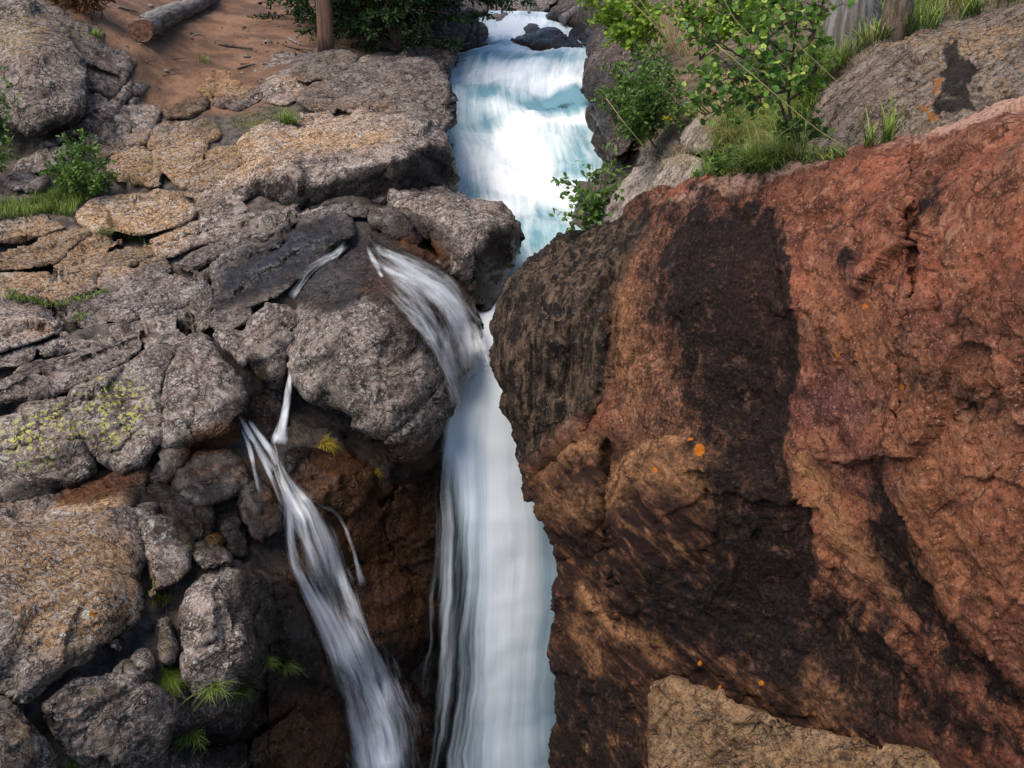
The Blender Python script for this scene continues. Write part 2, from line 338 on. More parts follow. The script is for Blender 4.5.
def water_material(name, deep, alpha_lo=0.2, alpha_hi=0.8, across=9.0, along=0.55, bumpy=0.5, kf=1.0, ka=2.2, white=(0.90, 0.93, 0.95), fib=3.0, warp=0.12, cloud=0.0):
    """white water: streaks follow the flow coordinates (u across, v along); foam and cover are attributes of the sheet"""
    T = NT(name); f0 = T.attrv('flow')
    wn = T.n('ShaderNodeVectorMath', {'operation': 'SCALE'}, i0=T.n('ShaderNodeTexNoise', Vector=T.mapping(f0, (1.6, 0.9, 1.0)), Scale=1.0, Detail=3.0).outputs['Color'], Scale=warp)
    fv = T.n('ShaderNodeVectorMath', {'operation': 'ADD'}, i0=f0, i1=wn.outputs[0]); f = fv.outputs[0]
    uv = T.mapping(f, (across, along, 1.0)); n1 = T.noise(uv, 1.0, 6, 0.60, 0.5)
    uv2 = T.mapping(f, (across*fib, along*fib*.4, 1.0)); n2 = T.noise(uv2, 1.0, 5, 0.6, 0.3)
    s = T.math('ADD', T.math('MULTIPLY', n1, 0.65), T.math('MULTIPLY', n2, 0.35))
    foam = T.attr('foam')
    if cloud: foam = T.math('ADD', foam, T.math('MULTIPLY', T.math('SUBTRACT', T.noise(T.mapping(f, (1.6, 1.5, 1.0)), 1.0, 6, 0.6, 0.5), 0.5), cloud))
    k = T.ramp(T.math('ADD', foam, T.math('MULTIPLY', T.math('SUBTRACT', s, 0.5), kf)), 0.0, 1.0, smooth=False)
    c = T.mix(k, deep, white)
    cov = T.math('ADD', T.attr('cover'), T.math('MULTIPLY', T.math('SUBTRACT', s, 0.5), ka))
    a = T.ramp(cov, alpha_lo, alpha_hi)
    nb = T.bump(s, bumpy, 0.10)
    d = T.n('ShaderNodeBsdfPrincipled', Roughness=0.55, Normal=nb); T.put(d.inputs['Base Color'], c); d.inputs['Specular IOR Level'].default_value = 0.3
    tl = T.n('ShaderNodeBsdfTranslucent', Color=c, Normal=nb)
    m0 = T.n('ShaderNodeMixShader', i0=0.10, i1=d.outputs[0], i2=tl.outputs[0])
    tr = T.n('ShaderNodeBsdfTransparent')
    m = T.n('ShaderNodeMixShader', i0=a, i1=tr.outputs[0], i2=m0.outputs[0])
    T.put(T.out.inputs[0], m.outputs[0]); return T.m

def leaf_material(name, c1, c2, c3=None, tr=0.35):
    c1, c2 = [tuple(x*.80 for x in c) for c in (c1, c2)]
    T = NT(name); r = T.n('ShaderNodeNewGeometry').outputs['Random Per Island']
    c = T.mix(r, c1, c2)
    if c3 is not None: c = T.mix(T.ramp(r, 0.82, 0.86), c, c3)
    c = T.mix(T.ramp(T.noise(T.pos(), 9.0, 2), 0.35, 0.65, 0, 0.35), c, T.n('ShaderNodeHueSaturation', Color=c, Value=0.6).outputs[0])
    d = T.n('ShaderNodeBsdfPrincipled', Roughness=0.5); T.put(d.inputs['Base Color'], c); d.inputs['Specular IOR Level'].default_value = 0.35
    t = T.n('ShaderNodeBsdfTranslucent', Color=c)
    m = T.n('ShaderNodeMixShader', i0=tr, i1=d.outputs[0], i2=t.outputs[0]); T.put(T.out.inputs[0], m.outputs[0]); return T.m

def grass_material(name, base, tip):
    base, tip = [tuple(x*.82 for x in c) for c in (base, tip)]
    T = NT(name); r = T.n('ShaderNodeNewGeometry').outputs['Random Per Island']
    g = T.attr('tip')
    c = T.mix(T.ramp(T.math('ADD', g, T.math('MULTIPLY', r, 0.5)), 0.35, 0.95), base, tip)
    c = T.n('ShaderNodeHueSaturation', Color=c, Value=T.math('ADD', 0.65, T.math('MULTIPLY', r, 0.7))).outputs[0]
    d = T.n('ShaderNodeBsdfPrincipled', Roughness=0.6); T.put(d.inputs['Base Color'], c)
    t = T.n('ShaderNodeBsdfTranslucent', Color=c)
    m = T.n('ShaderNodeMixShader', i0=0.3, i1=d.outputs[0], i2=t.outputs[0]); T.put(T.out.inputs[0], m.outputs[0]); return T.m

def bark_material(name, c1, c2, scale=(14, 14, 2.2), rough=0.9, rot=0.0):
    T = NT(name); p = T.n('ShaderNodeTexCoord').outputs['Object']
    if rot: p = T.mapping(p, (1, 1, 1), (0, 0, rot))
    n1 = T.noise(T.mapping(p, scale), 1.0, 8, 0.68, 0.6); n2 = T.noise(p, 6.0, 5, 0.6)
    c = T.mix(T.ramp(n1, 0.36, 0.66), c1, c2); c = T.mix(T.ramp(n2, 0.55, 0.75, 0, 0.5), c, T.n('ShaderNodeHueSaturation', Color=c2, Value=1.3, Saturation=0.7).outputs[0])
    b = T.n('ShaderNodeBsdfPrincipled', Roughness=rough, Normal=T.bump(n1, 1.0, 0.03)); T.put(b.inputs['Base Color'], c)
    T.put(T.out.inputs[0], b.outputs[0]); return T.m

M_GRAN = granite_material('lichened_granite', (0.060, 0.043, 0.038), (0.225, 0.166, 0.145), (0.40, 0.315, 0.268))
M_TANR = granite_material('buff_granite', (0.11, 0.054, 0.024), (0.32, 0.180, 0.088), (0.42, 0.26, 0.145), 0.15)
M_DARK = granite_material('dark_stream_rock', (0.026, 0.019, 0.018), (0.10, 0.068, 0.058), (0.17, 0.12, 0.10), 0.5)
M_LICH = granite_material('grey_brown_granite', (0.13, 0.085, 0.060), (0.32, 0.225, 0.160), (0.50, 0.375, 0.285), 0.8)
M_PALE = granite_material('pale_buff_rock', (0.22, 0.165, 0.125), (0.42, 0.33, 0.265), (0.52, 0.43, 0.36), 0.4)
M_RED = red_material()
M_TERR = terrain_material()
# ---------------------------------------------------------------- the lie of the land: forward distance Y of the ground seen at a picture point
FIELD = [(-250,-120,40),(200,-120,45),(520,-120,50),(800,-120,45),(1250,-120,34),
 (-250,0,16),(0,0,15.5),(60,5,15.5),(200,0,21),(320,0,24),(450,0,26),(540,5,24),(600,0,21),(720,0,15),(850,0,12.5),(1000,0,10.5),(1250,0,9),
 (200,60,16.6),(300,45,17.8),(390,60,17.5),(440,45,19.5),
 (0,80,13.6),(60,70,13.5),(130,60,14.9),(150,95,14.6),(230,95,15.2),(30,150,12.8),(120,140,13.5),(0,190,12.0),(80,190,12.0),
 (300,95,14.8),(345,70,15.6),(420,62,16.2),(430,100,14.9),(456,92,17.6),(457,130,16.8),(463,175,15.6),(400,125,13.9),(250,150,12.9),(300,160,12.6),(403,157,12.4),(331,178,12.1),(440,180,12.9),(385,198,12.2),(300,205,12.1),(180,170,12.8),
 (-250,230,11.0),(0,230,11.1),(80,230,11.2),(150,225,11.5),(200,240,11.2),(300,230,11.0),(360,225,11.0),(0,300,9.6),(150,270,10.5),(250,270,10.3),(120,310,9.6),(200,320,9.4),(280,300,9.5),
 (-250,350,8.4),(0,350,8.6),(60,340,8.9),(150,350,8.8),(220,370,8.6),(0,400,7.95),(100,390,8.2),(160,430,7.95),(230,420,8.2),(60,450,7.6),(110,465,7.75),(-250,500,6.9),(0,500,7.25),(60,485,7.6),
 (300,340,9.3),(370,300,9.7),(440,300,10.2),(460,350,10.0),(300,400,9.2),(370,430,9.2),(420,440,9.2),
 (100,505,7.1),(160,490,7.6),(220,480,7.8),(280,450,8.0),(0,540,6.6),(120,540,6.75),(190,555,6.8),(240,545,7.2),(270,520,7.6),
 (0,600,5.85),(100,600,5.95),(0,680,5.25),(60,670,5.4),(140,640,5.95),(180,600,6.3),(220,600,6.2),(250,660,6.1),(150,690,5.6),(100,720,5.35),(0,768,4.75),(-250,768,4.6),(80,768,5.2),(200,720,6.0),(200,768,5.9),(-250,950,4.2),(100,950,4.8),(300,950,6.4),
 (300,500,7.9),(340,490,8.0),(330,560,7.6),(300,600,7.25),(290,680,6.8),(280,768,6.6),(340,768,7.2),(380,640,7.7),(400,520,8.6),(370,560,8.2),(430,480,9.3),(430,580,8.7),(430,680,8.4),(410,768,7.8),(450,768,8.3),(420,950,7.5),
 (500,400,10.7),(500,500,10.1),(500,600,9.7),(520,700,9.4),(500,950,9.0),
 (460,230,12.2),(520,290,12.4),(490,330,11.3),(560,240,13.2),(500,170,15.6),(560,170,15.4),(500,110,17.6),(560,100,17.7),(480,60,19.5),(560,60,19.2),(540,25,21.8),
 (606,165,14.8),(608,130,16.0),(602,92,17.2),(604,55,18.8),(640,125,12.4),(640,60,13.6),(620,200,11.2),(660,140,11.0),(640,215,10.6),(700,130,10.3),(700,180,9.7),(760,120,9.7),(760,60,11.5),(800,160,8.7),(840,60,10.2),(850,150,8.2),(900,30,10.4),(900,140,7.9),(1000,10,9.6),(1024,110,7.2),(1250,100,6.2),
 (700,300,9.6),(900,300,8.4),(640,450,9.4),(800,450,8.6),(1024,400,7.6),(700,650,8.8),(900,700,7.8),(1250,700,6.6),(700,950,8.4),(1250,950,6.0)]
YF = RBF(FIELD)

# weathering of the rocks, placed where it lies on them, plus some painted shade: kind -> soft patches (x, y, rx, ry, weight, tilt)
PATCH = {
 'warm': [(70,610,70,60,.9,0),(30,330,50,20,.45,0),(15,740,40,30,.5,0),(400,210,30,12,.3,0),(90,245,110,40,1.1,-10),(190,160,110,40,.9,-8),(40,285,70,25,.8,0),(80,590,80,70,1.0,0),(330,140,100,20,.7,-5),(20,40,50,40,.5,0),(180,110,60,30,.5,0),(120,185,60,20,.8,0),(350,110,90,25,.5,0),(400,90,50,30,.35,0),(200,165,120,35,.8,-8),(60,250,90,50,1.0,-15),(150,205,80,24,.7,0),(330,125,110,40,.55,0),(300,85,50,20,.5,0),(350,60,60,12,.4,0),(110,262,50,20,.9,0),(30,275,80,30,.7,0),(40,60,60,60,.35,0),(60,570,85,75,.8,0),(20,560,60,60,.7,0),(90,505,50,16,.8,0),(110,60,40,40,.3,0),(230,82,40,22,.7,0),(20,510,45,15,.5,0),(90,720,70,50,.35,0),(20,740,40,50,.5,0),(20,320,40,20,.4,0)],
 'wet': [(285,258,80,26,1.1,-28),(250,285,55,16,.9,-30),(390,270,80,40,1.2,25),(330,285,45,30,1.1,0),(440,320,60,45,1.1,50),(400,340,40,30,.5,30),(470,340,30,60,1.0,0),(230,500,90,60,1.2,0),(170,500,60,25,.9,0),(300,560,70,140,1.2,0),(380,560,70,110,1.2,0),(360,480,90,50,1.2,0),(320,700,90,120,1.2,0),(400,700,80,120,1.3,0),(425,240,50,30,.7,20),(500,270,30,50,.8,0),(450,170,25,35,.7,0),(255,380,20,40,.7,0),(250,440,40,50,1.1,0),(60,490,80,16,.8,-10),(130,478,60,14,.8,-10),(550,35,60,30,.8,0),(600,110,30,70,.6,0),(230,740,60,40,.7,0)],
 'stain_shade': [(398,178,75,20,1.25,-8),(340,194,70,14,1.15,-8),(430,165,30,25,1.1,0),(275,190,60,14,.75,0),(450,165,18,40,.5,0),(500,268,30,45,1.3,10),(60,128,75,22,.7,-12),(55,118,35,14,.6,0),(400,150,60,12,.2,0),(30,75,22,30,.25,0),(240,325,20,35,.35,60),(240,520,60,50,.45,0),(400,380,25,110,.0,0),(340,430,50,20,.3,20),(430,520,40,60,.4,0),(60,700,50,18,.6,-30),(110,650,60,14,.7,-35),(200,740,70,30,.8,0),(310,690,30,60,.6,0),(40,720,20,12,.8,45),(20,415,30,8,.4,-15),(370,540,30,60,.6,0),(420,600,25,50,.4,0),(440,30,30,40,.45,0),(400,35,40,30,.7,0)],  # pine hollow and boulder cave patches are painted shade; table rock's front face darkened
 'pale': [(150,530,8,6,.62,0),(163,540,5,5,.6,0),(85,615,8,10,.7,20),(62,638,8,4,.66,0),(100,600,10,8,.45,0),(120,665,12,8,.5,0),(115,645,6,5,.6,0),(95,700,20,14,.42,0),(190,590,10,6,.45,0),(195,620,12,16,.42,0),(232,622,10,8,.5,0),(165,625,6,12,.5,0),(20,650,12,6,.55,-20),(40,440,16,8,.4,0),(55,455,6,5,.6,0),(210,430,8,5,.5,0),(230,405,10,12,.35,0),(125,420,14,14,.35,0),(10,735,10,8,.4,0),(30,60,20,14,.36,0),(100,715,14,10,.45,0),(140,720,10,14,.4,0)],
 'shine': [(290,250,70,22,1.0,-28),(255,278,40,12,.8,-30),(320,275,40,25,.5,0),(230,480,80,50,.5,0),(190,500,50,20,.6,0),(420,530,40,50,.6,0),(500,275,20,40,.5,0)],
 'ylich': [(30,437,40,20,1.2,-15),(60,425,30,18,1.3,0),(115,410,30,30,1.3,0),(110,425,22,22,1.1,0),(20,30,30,20,.3,0),(30,455,30,15,.7,0),(75,30,20,14,.3,0)],
 'moss': [(250,125,40,10,.55,-8),(215,125,40,9,.5,0),(435,335,25,40,.5,40),(420,300,50,25,.40,30),(415,250,40,18,.55,20),(170,480,25,10,.4,0),(195,530,40,30,.48,0),(150,595,14,40,.55,15),(165,640,12,36,.52,0),(20,740,40,40,.42,0),(128,660,22,14,.5,0),(90,690,30,8,.5,-20),(190,570,25,7,.55,0),(255,690,20,10,.6,0),(305,250,20,8,.3,0),(260,340,10,30,.5,0),(262,375,8,20,.6,0),(150,165,14,16,.55,0),(160,170,6,16,.5,20),(190,545,30,8,.5,20),(360,105,20,5,.4,0),(360,116,20,5,.45,0),(300,148,25,4,.5,30)],
 'orange': [(940,86,12,22,.55,10),(934,108,14,12,.62,0),(962,82,22,26,.34,0),(185,140,10,10,.35,0),(80,610,5,5,.6,0),(65,697,4,4,.9,0),(195,573,10,5,.45,0),(150,600,8,25,.3,0),(160,712,10,6,.3,0),(92,614,4,4,.9,0)],
 'rust': [(400,290,70,35,.55,30),(345,268,40,20,.4,0),(425,250,45,16,.7,25),(455,310,30,40,.6,50),(460,340,20,40,.6,0),(395,530,60,60,.9,0),(420,460,30,40,.6,0),(340,490,50,40,1.2,20),(370,530,40,50,1.1,0),(210,440,40,16,1.0,-20),(100,490,50,14,1.0,-15),(400,600,50,60,.9,0),(300,580,30,60,.6,0),(310,740,60,60,.8,0),(230,470,60,20,.5,0),(440,500,30,60,.6,0),(390,720,50,70,.6,0),(330,400,60,30,.2,0),(275,500,20,30,.7,0),(340,640,30,60,.7,0)],
 'dirt': [(200,60,110,60,1.3,0),(260,40,90,50,1.3,0),(150,10,90,40,1.2,0),(320,30,70,35,1.1,0),(240,5,120,30,1.3,0),(160,80,40,40,1.0,0)],
 'soil': [(720,60,130,70,1.2,0),(700,140,90,50,1.1,0),(850,40,90,60,1.0,0),(820,130,60,40,1.0,0),(1000,30,150,60,1.0,0),(640,110,50,60,.6,0)],
}
def paint(px, py, kinds):
    r = {}
    for k in kinds:
        a = np.zeros(len(px))
        for (x, y, rx, ry, wgt, *an) in PATCH[k]: a = np.maximum(a, wgt*blob(px, py, x, y, rx, ry, an[0] if an else 0))
        r[k] = a
    return r
GK = ('warm', 'wet', 'stain_shade', 'ylich', 'moss', 'orange', 'rust', 'shine', 'pale')
NS = np.array([-0.57, 0.67, 0.48]); NS /= np.linalg.norm(NS)
D1 = np.array([0.80, 0.58, 0.14]); D1 /= np.linalg.norm(D1); D2 = np.cross(NS, D1)

def facets(P, s):
    """flat broken faces: in every cell of a warped Voronoi pattern the surface tilts its own way"""
    p = P+fbm(P*1.7, 2, s)[:, None]*0.35
    i = np.floor(p).astype(np.int64); f1 = np.full(len(p), 9.0); out = np.zeros(len(p))
    for dx in (-1, 0, 1):
        for dy in (-1, 0, 1):
            for dz in (-1, 0, 1):
                c = i+np.array([dx, dy, dz]); h = lambda k: _h(c[:, 0], c[:, 1], c[:, 2], s+k)
                q = c+np.stack([h(1), h(2), h(3)], -1); v = p-q; d = (v**2).sum(-1)
                t = v[:, 0]*(h(4)*2-1)+v[:, 1]*(h(5)*2-1)+v[:, 2]*(h(6)*2-1)+(h(7)-.5)*0.5
                m = d < f1; f1 = np.where(m, d, f1); out = np.where(m, t, out)
    return out
def granite_relief(P, seed, amp=1.0):
    """undulation, bedding ledges and joints of the foliated granite, in metres"""
    s = P@NS; t = P@D1; u = P@D2
    wob = fbm(P*0.9, 3, 5)*0.25
    d = fbm(P*1.1, 3, 11)*0.05 + fbm(P*4.2, 4, 23)*0.007
    d += facets(P*1.2, 131)*0.11/1.2+facets(P*3.6, 133)*0.05/3.6
    q = np.stack([(s+wob)*4.2, t*0.8, u*1.5], -1)
    d += fbm(q, 4, 31, ridged=True)*0.014
    st = (s+wob)*4.4 + fbm(P*1.6, 3, 41)*0.5; fr = st-np.floor(st)
    d += (sstep(0, 0.08, fr)-fr)*0.020
    f1, f2 = worley(np.stack([s*2.4, t*1.1, u*1.8], -1)+fbm(P*3, 2, 71)[:, None]*0.25, 61)
    d -= (1-sstep(0.0, 0.05, f2-f1))*0.020
    d += fbm(P*11.0, 4, 51, 0.6)*0.006 - (1-sstep(0, 0.10, np.abs(fbm(P*3.0, 3, 81))))*0.010
    return d*amp
def red_relief(P, px, py):
    d = fbm(P*1.0, 4, 12)*0.08 + fbm(P*3.6, 4, 24)*0.012
    d += fbm(P*10.0, 4, 52, 0.62)*0.008
    f1, f2 = worley(P*np.array([3.0, 3.0, 2.2])+fbm(P*3, 2, 72)[:, None]*0.3, 62)
    d -= (1-sstep(0.0, 0.06, f2-f1))*0.018*sstep(-.1, .3, fbm(P*1.3, 2, 3))
    q = np.stack([(P@np.array([0.5, 0.1, 0.86]))*6.0, (P@np.array([.86, 0, -.5]))*2.4, P[:, 1]*4], -1)
    d += facets(P*1.5, 141)*0.10/1.5+facets(P*4.0, 143)*0.10/4.0
    low = sstep(380, 560, py-0.15*(px-600))
    d += fbm(q, 4, 33, ridged=True)*0.03*(0.25+0.75*low)
    kn = blob(px, py, 545, 350, 75, 150, 8)
    d += fbm(P*np.array([7.0, 5.0, 1.6])+fbm(P*2, 3, 36)[:, None]*.6, 4, 35, ridged=True)*0.08*kn
    return d

def build_rock(name, outline, mat, R=0.08, dome=0.05, lift=0.0, pts=None, T=0.45, step=3.0, amp=1.0, jag=1.1,
               cracks=(), ledges=(), relief=None, shrink=0.72, kinds=GK, extra=None, seedv=0, grow=1.2):
    """a closed rock: its outline at its own distance, a rounded weathered front, sides and back going into the ground"""
    O = np.array(outline, float); R = R*0.52; dome = dome*0.5
    # resampled, slightly ragged outline
    Q = []
    for k in range(len(O)):
        a, b = O[k], O[(k+1) % len(O)]; n = max(1, int(np.hypot(*(b-a))/step))
        for j in range(n): Q.append(a+(b-a)*j/n)
    Q = np.array(Q)
    if grow: c_ = Q.mean(0); v_ = Q-c_; Q = c_+v_*(1+grow/np.maximum(np.linalg.norm(v_, axis=1, keepdims=True), 8))
    for _ in range(2): Q = 0.25*np.roll(Q, 1, 0)+0.5*Q+0.25*np.roll(Q, -1, 0)
    z = np.full(len(Q), 3.3)
    jw = 9*step
    Q = Q+jag*np.stack([fbm(np.stack([Q[:, 0]/jw, Q[:, 1]/jw, z], -1), 2, 5), fbm(np.stack([Q[:, 0]/jw, Q[:, 1]/jw, z+9], -1), 2, 6)], -1)
    lo, hi = Q.min(0), Q.max(0)
    gx = np.arange(lo[0], hi[0], step); gy = np.arange(lo[1], hi[1], step*0.87)
    X, Y_ = np.meshgrid(gx, gy); X[1::2] += step/2
    G = np.stack([X.ravel(), Y_.ravel()], -1)+rng.normal(0, step*0.12, (X.size, 2))
    d, _, _ = seg_dist(G, Q if len(Q) < 140 else Q[::2]); ok = inside(G, Q) & (d > step*0.55); G = G[ok]; d = d[ok]
    nb = len(Q); A = np.concatenate([Q, G])
    vs_, _, fs, orig, *_ = delaunay_2d_cdt([Vector(x) for x in A], [], [list(range(nb))], 1, 1e-4)
    A2 = np.array([(v.x, v.y) for v in vs_]); F = np.array(fs)
    # boundary loop of the sheet
    cnt = {}
    for f in F:
        for k in range(3):
            e = (f[k], f[(k+1) % 3]); cnt[e] = 1
    nxt = {a: b for (a, b) in cnt if (b, a) not in cnt}
    loop = [next(iter(nxt))]
    while len(loop) <= len(nxt):
        b = nxt.get(loop[-1])
        if b is None or b == loop[0]: break
        loop.append(b)
    px, py = A2[:, 0], A2[:, 1]
    dd, _, _ = seg_dist(A2, Q if len(Q) < 140 else Q[::2]); dd[loop] = 0
    YY = RBF(pts)(px, py) if pts else YF(px, py)
    m = dd*YY/FPX
    t = np.clip(m/R, 0, 1); back = R*(1-np.sqrt(np.clip(1-(1-t)**2, 0, 1)))
    front = lift+dome*np.sqrt(dd/max(dd.max(), 1e-6))
    for (pl, h, wd, *bl) in ledges:
        wx = 5*fbm(np.stack([px/13, py/13, px*0+2], -1), 3, 15)
        front = front+h*poly_mask(px+wx, py+wx, pl, wd)*(blob(px, py, *bl[0]) if bl else 1)
    for (pl, h, wd) in cracks:
        ds, sg, _ = seg_dist(A2+1.3*np.stack([fbm(np.stack([px/7, py/7, px*0], -1), 3, 1), fbm(np.stack([px/7, py/7, px*0+5], -1), 3, 2)], -1)*3, pl, False)
        front = front-h*np.exp(-(ds/wd)**2)
    dirs = rays(px, py); dirs /= np.linalg.norm(dirs, axis=1, keepdims=True)
    V = at(px, py, YY)+dirs*(back-front)[:, None]
    # skirt and back
    L = np.array(loop); cen = V[L].mean(0); rings = [L]; allV = [V]; nV = len(V); faces = [F]
    ctr_px = A2[L].mean(0)
    RG = ((0.05, 1.0), (0.10, .998), (0.16, .995), (0.25, 0.99), (0.4, .97), (0.65, 0.92), (1.0, shrink))
    for (bk, sh) in RG:
        base = V[L]+dirs[L]*(T*bk); c = base.mean(0); ring = c+(base-c)*sh
        idx = np.arange(nV, nV+len(L)); allV.append(ring); nV += len(L)
        p = rings[-1]; a, b = p, np.roll(p, -1); a2, b2 = idx, np.roll(idx, -1)
        faces.append(np.stack([b, a, a2], -1)); faces.append(np.stack([b, a2, b2], -1)); rings.append(idx)
    allV.append(allV[-1].mean(0, keepdims=True)); idx = rings[-1]
    faces.append(np.stack([np.roll(idx, -1), idx, np.full(len(idx), nV)], -1)); nV += 1
    V = np.concatenate(allV); F = np.concatenate(faces).astype(int)
    ppx = np.concatenate([px]+[px[L]]*7+[[ctr_px[0]]]); ppy = np.concatenate([py]+[py[L]]*7+[[ctr_px[1]]])
    # outward faces
    c0 = V[F[0]]; nrm = np.cross(c0[1]-c0[0], c0[2]-c0[0])
    if nrm@dirs[F[0][0]] > 0: F = F[:, ::-1]
    N = normals(V, F)
    rl = relief(V, ppx, ppy) if relief else granite_relief(V, seedv, amp)
    V = V+N*rl[:, None]
    at_ = paint(ppx, ppy, kinds) if kinds else {}
    if extra: at_.update(extra(ppx, ppy))
    return mesh_obj(name, V, F, mat, at_)
# ---------------------------------------------------------------- terrain: bedrock, earth slope, right bank, gorge floor - one sheet
def terrain():
    gx = np.arange(-260, 1290, 5.0); gy = np.arange(-118, 960, 4.0)
    X, Y_ = np.meshgrid(gx, gy); px, py = X.ravel(), Y_.ravel()
    Yv = YF(px, py)
    att = paint(px, py, ('rust', 'dirt', 'soil', 'moss', 'wet'))
    earth = np.clip(np.maximum(att['dirt'], att['soil']), 0, 1); earth = np.maximum(earth, sstep(20, -30, py))
    back = 0.20*(1-earth)
    back = back+0.8*poly_mask(px, py, [(448,48),(470,20),(600,20),(604,60),(606,150),(612,215),(560,250),(510,290),(560,420),(570,960),(430,960),(450,420),(480,320),(500,250),(455,190)], 15)
    d = rays(px, py); d /= np.linalg.norm(d, axis=1, keepdims=True)
    V = at(px, py, Yv)+d*back[:, None]
    h, wd = X.shape; i = np.arange(h*wd).reshape(h, wd)
    a, b, c, e = i[:-1, :-1].ravel(), i[:-1, 1:].ravel(), i[1:, 1:].ravel(), i[1:, :-1].ravel()
    F = np.concatenate([np.stack([a, e, b], -1), np.stack([b, e, c], -1)])
    N = normals(V, F)
    rl = granite_relief(V, 0, 1.3)*(1-earth)+earth*(fbm(V*1.3, 4, 8)*0.06+fbm(V*7, 4, 9)*0.018)
    V = V+N*rl[:, None]
    return tag(mesh_obj('terrain', V, F, M_TERR, att, origin=(0, 12, 0)), 'rocky gorge floor, bare red-brown earth slope and grassy right bank', None, None, 'structure')
terrain()

ROCKS = []
def rock(name, label, cat, outline, mat=None, group=None, **kw):
    o = build_rock(name, outline, mat or M_GRAN, **kw)
    tag(o, label, cat, group, 'thing'); ROCKS.append(o); return o
G1 = 'weathered boulders at the head of the left bank'; G2 = 'fractured slabs of the left bank'; G3 = 'lichened boulders at the lower left'
G4 = 'wet rubble under the trickle'; G5 = 'rocks at the head of the stream'; G6 = 'stones on the earth slope'

